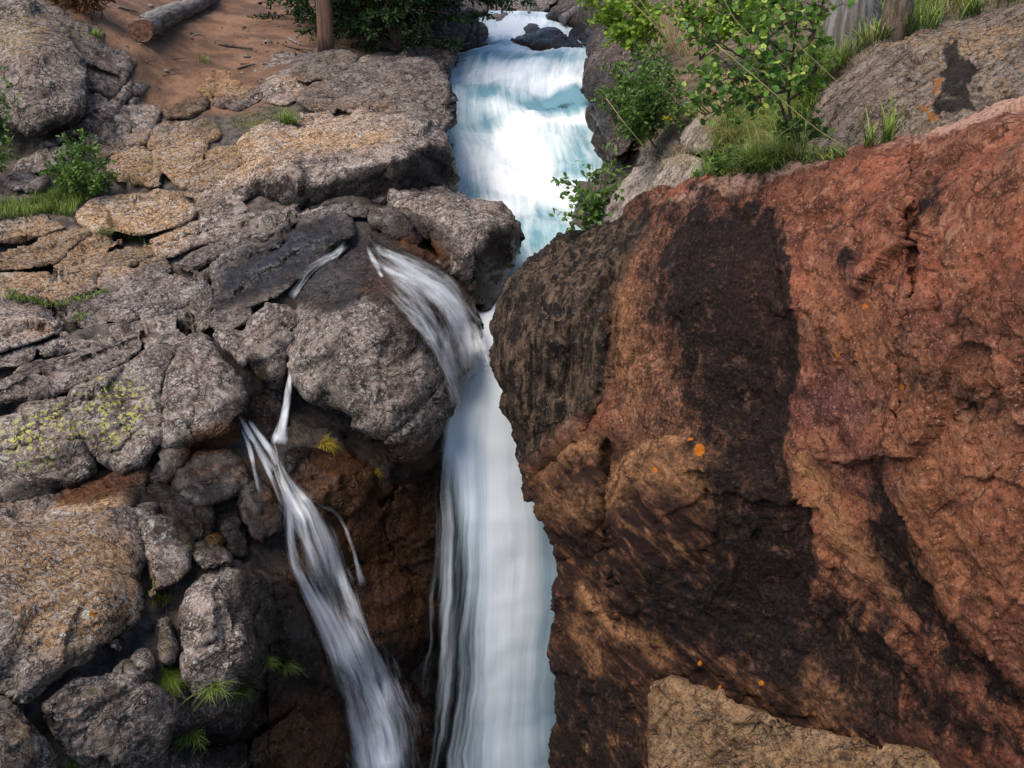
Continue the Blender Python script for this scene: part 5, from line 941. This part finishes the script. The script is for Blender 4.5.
def blades(P, N, length, width, rs, lean=.5, droop=.5, seg=4, dirb=None):
    n = len(P); az = rs.uniform(0, 2*np.pi, n); out = np.stack([np.cos(az), np.sin(az), np.zeros(n)], -1)
    if dirb is not None: out = out+np.array(dirb)
    L_ = length*rs.uniform(.5, 1.15, n); side = np.cross(out, [0, 0, 1.]); side /= np.linalg.norm(side, axis=1, keepdims=True)+1e-9
    t = np.linspace(0, 1, seg+1); up = np.array([0, 0, 1.])*.75+N*.5; up /= np.linalg.norm(up, axis=1, keepdims=True)
    ln = rs.uniform(.1, 1, n)*lean; dr = rs.uniform(.2, 1, n)*droop
    C_ = P[:, None]+L_[:, None, None]*(up[:, None]*(t[None, :, None]*(1-.3*ln[:, None, None]))+out[:, None]*(ln[:, None, None]*t[None, :, None]+dr[:, None, None]*.5*t[None, :, None]**2)-np.array([0, 0, 1.])*(dr[:, None, None]*.75*t[None, :, None]**2.5))
    wv = width*(1-t**1.5*.92)
    Lf = C_-side[:, None]*wv[None, :, None]/2; Rt = C_+side[:, None]*wv[None, :, None]/2
    V = np.stack([Lf, Rt], 2).reshape(n, -1, 3); k = V.shape[1]
    f = []
    for j in range(seg): f += [(2*j, 2*j+1, 2*j+3), (2*j, 2*j+3, 2*j+2)]
    F = np.array(f)[None]+(np.arange(n)*k)[:, None, None]
    tip = np.repeat(np.repeat(t, 2)[None], n, 0).ravel()
    return V.reshape(-1, 3), F.reshape(-1, 3), tip
def tuft(label, px, py, rpx, n, length, mat, width=.006, group=None, lean=.5, droop=.6, seed=5, name='grass_tuft', cat='grass tuft', dirb=None):
    rs = np.random.default_rng(seed); h = hit(px, py); c = np.array(h[0]); nn = np.array(h[1])*.6+np.array([0, 0, .6]); nn /= np.linalg.norm(nn)
    rw = rpx*np.linalg.norm(c-CAM)/FPX; e1 = np.cross(nn, [0, 1., 0.1]); e1 /= np.linalg.norm(e1); e2 = np.cross(nn, e1)
    P = c+rs.normal(0, rw*.6, (n, 1))*e1+rs.normal(0, rw*.45, (n, 1))*e2-nn*.02; N = np.repeat(nn[None], n, 0)
    V, F, tip = blades(P, N, length, width, rs, lean, droop, dirb=dirb)
    return tag(mesh_obj(name, V, F, mat, {'tip': tip}), label, cat, group)
def turf(label, poly, n, length, mat, width=.006, seed=5, lean=.6, droop=.6, ymax=99, name='grass'):
    rs = np.random.default_rng(seed); A = np.array(poly, float); lo, hi = A.min(0), A.max(0); P, N = [], []
    pts = rs.uniform(lo, hi, (n*3, 2)); pts = pts[inside(pts, poly)][:n]
    dens = fbm(np.stack([pts[:, 0]/22, pts[:, 1]/14, pts[:, 0]*0+seed], -1), 3, seed) > -.18; pts = pts[dens]
    for x, y in pts:
        h = hit(x, y)
        if h[0].y < ymax: P.append(h[0]); N.append(h[1])
    V, F, tip = blades(np.array(P), np.array(N), length, width, rs, lean, droop)
    return tag(mesh_obj(name, V, F, mat, {'tip': tip}, origin=P[0]), label, None, None, 'stuff')

# ---- left bank plants
def fan(base, tips): return [(base, t) for t in tips]
b = H(80, 196); Yb = b[1]
rs0 = np.random.default_rng(4)
bush('leafy_shrub', 'dense bright green leafy shrub growing from the slabs on the left bank', 'shrub', b, fan(b, [P3(80+dx, 172+dy, Yb+dz) for dx, dy, dz in [(-26,12,.1),(-30,0,-.1),(-22,-14,.1),(-10,-26,0),(2,-32,-.1),(14,-28,.1),(24,-14,-.1),(32,2,0),(28,14,.15),(0,-10,-.35),(12,4,-.4),(-14,2,-.4),(-4,12,-.4),(16,16,-.3)]]),
     M_LEAF, LEAF, .055, 11, .17, 13, .008, seed=3, tstart=.25)
for (lb, cx, cy, rr, sd) in (('dark green leafy sprig at the left picture edge beside the corner boulder', 0, 95, 16, 11), ('dark green sprig at the left picture edge below the corner boulder', 4, 146, 13, 12)):
    b = P3(cx-22, cy+34, 12.2)
    bush('leafy_shrub', lb, 'shrub', b, fan(b, [P3(cx+dx*rr/14, cy+dy*rr/14, 12.0+dz) for dx, dy, dz in [(-20,-18,0),(-8,-22,.1),(2,-14,0),(8,-2,-.1),(6,10,0),(-6,4,-.2),(-14,14,-.1),(-2,18,.1)]]), M_LEAF, LEAF, .055, 7, .16, 10, .007, seed=sd)
turf('bright green grass patch below the left shrub', [(-5,222),(-5,205),(20,200),(45,193),(78,192),(88,200),(72,218),(45,214)], 2600, .16, M_GRASS, .007, 21, .5, .6)
turf('grass growing along the crack between the left slabs', [(-5,297),(5,288),(28,296),(50,303),(85,296),(112,288),(108,294),(84,303),(60,309),(40,306),(10,301)], 900, .08, M_GRASS, .006, 22)
turf('grass fringe under the broad rounded slab', [(92,234),(115,238),(135,240),(150,250),(148,246),(130,233),(100,230)], 350, .10, M_GRASS, .006, 23)
turf('short grass at the joint end', [(70,318),(84,312),(88,318),(80,325)], 120, .06, M_GRASS, .006, 24)
turf('mossy yellow-green grass on the ledge above the table rock', [(205,122),(250,112),(290,104),(300,116),(270,124),(230,128),(205,130)], 1100, .045, M_GRASSD, .008, 25, .9, .8)
tuft('bright green grass tuft on the ledge beside the table rock', 289, 124, 7, 260, .26, M_GRASS, .009, 'grass tufts on the left bank', .5, .6, 31)
tuft('small grass tuft on the slanting pale slab', 96, 36, 4, 90, .18, M_GRASS, .008, 'grass tufts on the left bank', seed=32)
tuft('thin grass tuft on the bare earth', 205, 62, 5, 70, .2, M_GRASSD, .008, 'grass tufts on the left bank', seed=33)
G = 'grass tufts on the lower-left rocks'
tuft('thick hanging tuft, straw below and green on top, under the narrow upright stone', 164, 678, 9, 620, .15, M_GRASSD, .004, G, .8, 1.3, 41, dirb=(0.2, -.5, 0))
tuft('long-bladed green tuft at the foot of the cracked oval boulder', 213, 688, 8, 150, .19, M_GRASS, .006, G, .8, 1.0, 42, dirb=(0, -.3, 0))
tuft('straw-coloured tuft right of the long-bladed one', 243, 688, 7, 260, .11, M_GRASSD, .005, G, .8, 1.2, 43, dirb=(0, -.4, 0))
tuft('small tuft on the dark rock right of the cracked oval boulder', 266, 662, 5, 220, .11, M_GRASSD, .005, G, .8, 1.2, 44, dirb=(.1, -.4, 0))
tuft('spiky green tuft hanging nearest the lower trickle', 285, 664, 4, 190, .13, M_GRASS, .006, G, .8, 1.3, 45, dirb=(.1, -.5, 0))
tuft('fresh green tuft on the black rock near the bottom', 190, 736, 7, 340, .12, M_GRASS, .006, G, .8, 1.2, 46, dirb=(0, -.3, 0))
tuft('bright green tuft at the bottom edge beside the olive-green rock', 75, 768, 8, 160, .18, M_GRASS, .006, G, .6, .8, 47)
tuft('golden grass tuft in the dark hollow under the large rounded boulder', 326, 444, 5, 240, .16, M_GOLD, .006, G, .9, 1.2, 48, dirb=(0, -.5, 0))
tuft('little golden tuft right of the one in the hollow', 377, 472, 3, 110, .09, M_GOLD, .006, G, .9, 1.2, 49, dirb=(0, -.5, 0))
tuft('yellowing sprouts in the mossy joint left of the cracked oval boulder', 160, 600, 9, 160, .09, M_GOLD, .005, G, .9, .9, 50)
tuft('short yellow sprouts on top of the joint', 178, 588, 7, 90, .06, M_GOLD, .005, G, .9, .9, 52)

# ---- pine and dark wood behind the left bank
def conifer(label, px, py, height, rad, seed, mat, low=1.2, nb=46, spread=2.2, lean=0.0, barkm=None):
    rs = np.random.default_rng(seed); b = H(px, py)-np.array([0, 0, .1]); root = thing('conifer_tree', b, label, 'tree', 'conifers behind the left bank')
    t = np.linspace(0, 1, 26)[:, None]; tr = b+np.array([lean*height, 0, height])*t+np.sin(t*5+seed)*np.array([.05, .05, 0])
    V, F = tube(tr, rad, rad*.2, 14, .35, seed); mesh_obj('trunk', V, F, barkm or M_BARKR, None, root)
    LP, LA, st = [], [], []
    for k in range(nb):
        h = low+(height-low-.3)*(k/nb)**1.15; az = k*2.4+rs.normal(0, .3); L_ = spread*(1-.75*(h-low)/(height-low))*rs.uniform(.7, 1.1)
        d = np.array([math.cos(az), math.sin(az), 0]); s0 = b+np.array([lean*h, 0, h]); n = 9; tt = np.linspace(0, 1, n)[:, None]
        P = s0+d*L_*tt+np.array([0, 0, 1])*(-.32*L_*tt+.18*L_*tt**2.2); st.append(tube(P, .022, .006, 5))
        for j in range(16):
            q = rs.uniform(.2, 1); i = min(n-2, int(q*(n-1))); q0 = P[i]+(P[i+1]-P[i])*(q*(n-1)-i); sd = np.cross(d, [0, 0, 1])*(1 if j % 2 else -1)
            e = q0+(d*.6+sd*.8+np.array([0, 0, -.25])+rs.normal(0, .15, 3))*L_*.26*(1.15-q*.5)
            m = 24; w_ = rs.uniform(0, 1, m)[:, None]; LP.append(q0+(e-q0)*w_+rs.normal(0, .018, (m, 3))); LA.append(np.repeat(((e-q0)/np.linalg.norm(e-q0)*.7)[None], m, 0))
    V, F = merge(st); mesh_obj('branches', V, F, M_STEM, None, root)
    V, F = leaves_mesh(np.concatenate(LP), .10, NEEDLE*np.array([3.0, 1, 1]), np.concatenate(LA), .8, rs); mesh_obj('crown', V, F, mat, None, root, smooth=False)
conifer('conifer with a bare red-brown trunk rising behind the grey angular boulder', 323, 50, 9.0, .14, 1, M_NEEDLE, 3.2, 40, 2.6, .012)
conifer('dark dense conifer with low boughs over the hollow beside the stream', 395, 50, 8.0, .12, 2, M_NEEDLE, .9, 70, 1.9)
conifer('dark conifer standing deeper in the shade behind the bare trunk', 358, 34, 8.0, .10, 3, M_NEEDLE, .9, 60, 2.0)
conifer('small conifer standing behind the tall red-grey boulder', 432, 20, 7.0, .10, 4, M_NEEDLE, .7, 60, 1.8)
conifer('low dense conifer filling the dark hollow in front of the others', 372, 46, 6.0, .10, 5, M_NEEDLE, .15, 60, 1.7)
conifer('dark conifer with boughs touching the ground at the edge of the earth slope', 345, 22, 7.0, .10, 6, M_NEEDLE, .2, 60, 1.8)
b = H(400, 52)
bush('leafy_shrub', 'sprawling spruce-green bush hanging over the dark hollow', 'shrub', b, fan(b, [P3(x, y, b[1]+dz) for x, y, dz in [(345,20,.5),(365,8,.2),(390,4,0),(410,8,-.3),(420,28,-.3),(405,40,-.4),(372,30,-.2),(352,38,0)]]), M_NEEDLE, LEAF, .07, 12, .35, 14, .012, seed=9)
b = H(80, 8)
bush('dead_bush', 'rust-brown dead bush at the top edge behind the corner boulder', 'dead bush', b, fan(b, [P3(x, y, b[1]+dz) for x, y, dz in [(50,-12,0),(62,-14,.2),(76,-16,0),(90,-10,.1),(100,0,0),(70,-4,-.2),(86,2,-.2)]]), M_BROWN, NEEDLE*np.array([2, 1, 1]), .12, 12, .3, 16, .012, seed=10)

# ---- fallen wood
def log(label, a, b_, r0, r1, mat, endmat=None, name='fallen_log', cat='log', k=16, noise=.35, seed=3, group=None, sag=.0):
    P = curve(a, b_, sag, 22, .012); o_ = P.mean(0); V, F = tube(P, r0, r1, k, noise, seed); root = tag(mesh_obj(name, V, F, mat), label, cat, group)
    if endmat:
        d = P[0]-P[1]; d /= np.linalg.norm(d); V, F = tube(np.array([P[0]+d*.02, P[0]-d*.10]), r0*.93, r0*.99, k, noise*.9, seed); mesh_obj('broken_end', V, F, endmat, None, root, smooth=False)
    return root
a = H(143, 44)+np.array([0, 0, .20]); c = H(215, -4)+np.array([0, 0, .16])
M_LOGB = bark_material('log_bark', (0.06, 0.05, 0.046), (0.27, 0.235, 0.22), (15, 1.5, 15), .9, math.atan2((c-a)[0], (c-a)[1]))
log('grey weathered fallen log with a broken red-brown end lying on the earth slope', a, a+(c-a)*1.15, .18, .13, M_LOGB, M_LOGW, seed=6, noise=.5)
G = 'sticks and dead wood on the ground'
a, c = H(181, 5), H(215, -8); log('dark branch stub sticking out beside the fallen log', H(205, 2)+np.array([0, 0, .3]), H(218, 14)+np.array([0, 0, .25]), .03, .01, M_BARKG, None, 'broken_branch', 'branch', 7, .3, 2, G)
for lb, p, q, r in (('dark stick lying across the earth', (219, 45), (252, 50), .035), ('thin pale stick below the dark one', (190, 34), (206, 38), .02), ('long thin stick beside the pine trunk', (283, 45), (312, 52), .03), ('short grey stick near the foot of the trunk', (290, 40), (300, 46), .03), ('pale curved stick at the top of the earth slope', (118, 8), (138, 14), .025), ('dark stick at the lower edge of the earth', (238, 70), (255, 66), .025)):
    log(lb, H(*p)+np.array([0, 0, .02]), H(*q)+np.array([0, 0, .03]), r, r*.5, M_BARKG if 'pale' in lb or 'grey' in lb else M_STEM, None, 'stick', 'stick', 7, .3, 4, G)
log('pale bare stick leaning over the head of the stream', P3(529.5, 21, 22.2), P3(525, -14, 23.0), .035, .025, M_BARKG, None, 'stick', 'stick', 7, .1, 4, G)
log('pale dead log lying among the rocks at the head of the stream', P3(562, 20, 21.6), P3(592, -4, 22.2), .10, .07, M_BARKG, None, 'fallen_log', 'log', 10, .3, 5, G)

# ---- right bank plants
b = H(700, 70)
def trunk(label, px, py, w_px, height, mat, seed, lean=0.0):
    b = H(px, py)-np.array([0, 0, .1]); r = w_px*np.linalg.norm(b-CAM)/FPX/2; t = np.linspace(0, 1, 24)[:, None]
    root = thing('tree', b, label, 'tree', 'trees on the right bank')
    P = b+np.array([lean*height, 0, height])*t; V, F = tube(P, r*1.15, r*.8, 20, .4, seed); mesh_obj('trunk', V, F, mat, None, root)
    st, LP = [], []; rs = np.random.default_rng(seed)
    for k in range(7):
        h = height*(.55+.06*k); az = rs.uniform(0, 6.3); q = b+np.array([lean*h, 0, h]); e = q+np.array([math.cos(az)*1.2, math.sin(az)*1.2, .5]); st.append(tube(curve(q, e, .1), .05, .015, 6))
    V, F = merge(st); mesh_obj('branches', V, F, mat, None, root)
trunk('thick grey weathered tree trunk behind the grey-brown boulder', 850, 50, 40, 4.0, M_BARKG, 3, .02)
trunk('dark slender trunk right of the thick grey one', 893, 36, 20, 4.0, M_STEM, 4, -.01)
def spray(name, label, cat, base, brs, mat, leaf, size, **kw):
    b0 = np.array(base); bl = []
    for br in brs:
        pts = [P3(*p) for p in br]; P = np.array(pts)
        if len(P) > 2:
            t = np.linspace(0, 1, len(P)); tt = np.linspace(0, 1, 12); P = np.stack([np.interp(tt, t, P[:, k]) for k in range(3)], -1)
        bl.append(P)
    return bush(name, label, cat, b0, bl, mat, leaf, size, **kw)
B = (656, 148, 10.9)
spray('leafy_shrub', 'round green small-leaved shrub hanging over the dark rock face', 'shrub', P3(*B), [[B, (640,125,10.8), (x, y, Yv)] for x, y, Yv in [(608,112,10.6),(606,92,10.7),(615,75,10.8),(628,62,10.9),(645,52,11),(662,56,11),(676,70,10.9),(684,92,10.7),(690,112,10.6),(625,100,10.3),(645,80,10.3),(660,95,10.3),(640,115,10.3),(668,112,10.4),(655,70,10.5)]],
      M_LEAF, LEAF, .044, twigs=24, tl=.22, per=22, r0=.009, seed=13, tstart=.35)
B = (640, 60, 12.8)
spray('leafy_shrub', 'yellow-green broad-leaved shrub at the top edge right of the stream', 'shrub', P3(*B), [[B, (x, y, Yv)] for x, y, Yv in [(590,6,12.6),(584,-8,12.8),(600,-12,12.8),(600,20,12.5),(612,34,12.3),(618,10,12.4),(630,-10,12.8),(645,0,12.7),(650,22,12.4),(635,40,12.2),(655,-14,13)]],
      M_LEAFY, ROUND, .062, twigs=14, tl=.25, per=12, r0=.010, seed=14, tstart=.3)
B = (596, 236, 9.75)
spray('leafy_shrub', 'small bush with oval leaves overhanging the white water above the red boulder', 'shrub', P3(*B), [[B, (598,215,9.6), (x, y, Yv)] for x, y, Yv in [(558,183,9.5),(568,180,9.5),(578,190,9.4),(585,175,9.5),(592,162,9.6),(603,160,9.6),(612,155,9.7),(618,168,9.6),(608,178,9.4),(565,212,9.4),(576,216,9.4),(572,226,9.3),(590,200,9.3),(612,190,9.5)]],
      M_LEAF, LEAF, .062, twigs=6, tl=.12, per=7, r0=.006, seed=15, tstart=.45)
B = (792, 135, 7.9)
stem = [(788,100,7.8),(792,60,7.7),(797,20,7.7),(800,-40,7.7)]
spray('aspen_sapling', 'aspen sapling with round leaves on a dark stem left of the grey trunk', 'sapling', P3(*B), [[B]+stem, [B, (775,90,7.6),(750,62,7.4),(715,40,7.3),(690,34,7.3)], [(790,90,7.8),(760,80,7.5),(725,78,7.4),(705,88,7.4)], [(790,90,7.8),(765,96,7.5),(740,100,7.4),(722,108,7.4),(704,116,7.4)], [(792,60,7.7),(770,40,7.5),(740,18,7.4),(715,0,7.4)], [(797,20,7.7),(775,0,7.6),(745,-14,7.5)], [(792,60,7.7),(812,40,7.6),(822,10,7.6),(826,-20,7.6)], [(788,100,7.8),(805,90,7.6),(815,70,7.6)], [(797,20,7.7),(780,25,7.4),(760,50,7.2),(750,75,7.2)], [(792,60,7.7),(780,70,7.3),(770,80,7.2)]],
      M_ASPEN, ROUND, .050, twigs=19, tl=.26, per=9, r0=.014, seed=16, flat=.9, tstart=.25)
B = (700, 60, 11.6)
spray('leafy_shrub', 'pale green leafy saplings at the top edge behind the aspen', 'shrub', P3(*B), [[B, (x, y, Yv)] for x, y, Yv in [(690,10,11.4),(720,-5,11.4),(745,5,11.3),(770,0,11.2),(800,-5,11),(680,-8,11.4),(735,20,11.2),(765,25,11),(810,15,10.8)]], M_LEAFY, ROUND, .056, twigs=16, tl=.28, per=11, r0=.008, seed=17)
turf('tall green grass round the foot of the sapling on the right bank', [(720,165),(716,140),(735,110),(760,85),(790,70),(830,50),(850,60),(830,80),(800,105),(795,160),(760,172)], 5200, .34, M_GRASS, .007, 61, .6, .8)
turf('pale dry grass on the right bank', [(690,110),(720,85),(760,95),(790,120),(800,160),(740,165),(720,150)], 2400, .34, M_STRAW, .005, 62, .8, .9)
turf('green grass at the foot of the thick grey trunk', [(795,112),(815,86),(842,64),(870,46),(905,30),(940,30),(985,12),(1040,0),(1040,-30),(870,-30),(862,40),(826,46),(790,80)], 9000, .32, M_GRASS, .010, 63, .6, .7)
turf('dry grass at the top of the right bank', [(650,45),(670,10),(700,-5),(720,10),(715,40),(690,60)], 1100, .35, M_STRAW, .006, 64, .7, .8)
turf('low leafy green weeds along the top of the red boulder', [(690,178),(715,165),(760,150),(800,150),(850,150),(845,158),(790,168),(740,176)], 700, .12, M_GRASS, .012, 65, .9, .6)
turf('dry stalks mixed through the grass by the grey trunk', [(795,112),(842,64),(905,30),(985,12),(1040,0),(1040,-30),(870,-30),(826,46)], 1300, .38, M_STRAW, .006, 67, .7, .7)
turf('dry grass tangle beside the flat grey rock', [(640,152),(660,140),(690,150),(690,165),(660,168)], 350, .16, M_STRAW, .004, 66, .9, .9)
tuft('broad-bladed green grass clump standing behind the edge of the red boulder', 886, 142, 5, 26, .42, M_GRASS, .020, None, .35, .3, 71, name='grass_clump', cat='grass clump')
tuft('tall fresh grass shoots beside the broad-bladed clump', 868, 146, 6, 20, .34, M_GRASS, .014, None, .5, .5, 72, name='grass_clump', cat='grass clump')
tuft('green blades in front of the dark trunk on the right bank', 905, 36, 8, 40, .6, M_GRASS, .016, None, .7, .5, 73, name='grass_clump', cat='grass clump')
B = (735, 168, 8.2)
spray('leafy_weed', 'low green weed with rounded leaves on top of the red boulder', 'weed', P3(*B), [[B, (x, y, 8.1)] for x, y in [(700,168),(715,160),(725,172),(745,158),(760,165),(735,155)]], M_LEAF, ROUND, .045, twigs=5, tl=.07, per=7, r0=.004, seed=18)
B = (800, 145, 7.9)
spray('leafy_weed', 'green weed at the left foot of the grey-brown boulder', 'weed', P3(*B), [[B, (x, y, 7.8)] for x, y in [(775,130),(785,120),(800,118),(815,125),(825,140),(790,138)]], M_LEAF, ROUND, .045, twigs=5, tl=.07, per=7, r0=.004, seed=19)
rsT = np.random.default_rng(77); k = 0
while k < 34:
    x, y = rsT.uniform(140, 300), rsT.uniform(4, 92); h = hit(x, y)
    if y > 100-.15*(x-140) or poly_mask(np.array([x]), np.array([y]), [(150,100),(140,60),(135,20),(160,-5),(320,-5),(315,45),(270,75),(215,95)], 4)[0] < .6: continue
    k += 1; p0 = np.array(h[0]); az = rsT.uniform(0, 3.1)
    if k % 2:
        d = np.array([math.cos(az), math.sin(az)*.8, .02]); log('small brown twig lying on the bare earth slope', p0+[0, 0, .012], p0+d*rsT.uniform(.12, .38)+[0, 0, .02], .012, .006, M_STEM, None, 'twig', 'twig', 5, .2, k, 'twigs scattered over the bare earth')
    else:
        t = np.linspace(0, 1, 5)[:, None]; rr = rsT.uniform(.03, .075); P = p0+np.array([rr*2.0, 0, 0])*(t-.5)+np.array([0, 0, rr*.25]); V, F = tube(P, rr, rr*.9, 8, .3, k); rad = np.sin(np.clip((V[:, 0]-P[0, 0])/(rr*2), .12, .88)*np.pi); V[:, 1] = p0[1]+(V[:, 1]-p0[1])*rad*1.2; V[:, 2] = p0[2]+(V[:, 2]-p0[2])*rad*.7
        tag(mesh_obj('pebble', V, F, M_PALE if k % 4 else M_GRAN), 'small pale pebble lying on the bare earth slope', 'pebble', 'pebbles scattered over the bare earth')
turf('thick green grass spilling down between the sapling and the red boulder', [(700,176),(728,120),(770,88),(818,96),(800,165),(760,176)], 4200, .30, M_GRASS, .008, 68, .8, 1.0)
turf('yellow-green tall grass between the grey trunk and the boulder', [(780,100),(800,60),(830,45),(870,45),(845,66),(815,90),(798,125)], 1800, .40, M_GRASSD, .008, 69, .6, .7)
G = 'dry stalks leaning over the right bank'
for lb, pts, r in (('long pale dry stalk slanting down across the right bank to the red boulder', [(716,44,6.9),(770,90,6.9),(815,128,6.9),(853,152,6.9)], .0035), ('arching straw stalk beside the yellow-green shrub', [(690,72,9.5),(672,45,9.4),(650,20,9.3),(626,-4,9.3)], .007), ('second straw stalk crossing the arching one', [(692,74,9.6),(668,40,9.5),(650,15,9.4),(636,-6,9.4)], .007), ('thin stalk hanging below the round shrub', [(606,98,10),(622,120,9.9),(645,148,9.9)], .004),
                   ('thin grey stalk running down through the aspen leaves', [(722,-4,7.2),(735,20,7.2),(760,45,7.2),(790,70,7.2)], .003), ('thin straw stalk slanting from the aspen stem', [(795,42,7.4),(830,75,7.4),(845,90,7.4)], .003), ('short straw stalk lying on the grass', [(775,138,7.6),(790,128,7.6),(800,120,7.6)], .003)):
    P = np.array([P3(*p) for p in pts]); t = np.linspace(0, 1, len(P)); tt = np.linspace(0, 1, 14); P = np.stack([np.interp(tt, t, P[:, k]) for k in range(3)], -1)
    V, F = tube(P, r, r*.6, 5); tag(mesh_obj('dry_stalk', V, F, M_STRAW, {'tip': np.full(len(V), .5)}), lb, 'stalk', G)
c = P3(668, 117, 10.2); rsF = np.random.default_rng(5)
root = thing('flower', c-np.array([0, 0, .12]), 'yellow wild flower at the foot of the round green shrub', 'flower')
V, F = leaves_mesh(c+rsF.normal(0, .025, (13, 3)), .026, ROUND, None, 1.0, rsF); mesh_obj('petals', V, F, M_YEL, None, root, smooth=False)
V, F = tube(curve(c-np.array([0, 0, .14]), c, 0), .003, .002, 5); mesh_obj('stem', V, F, M_STEM, None, root)
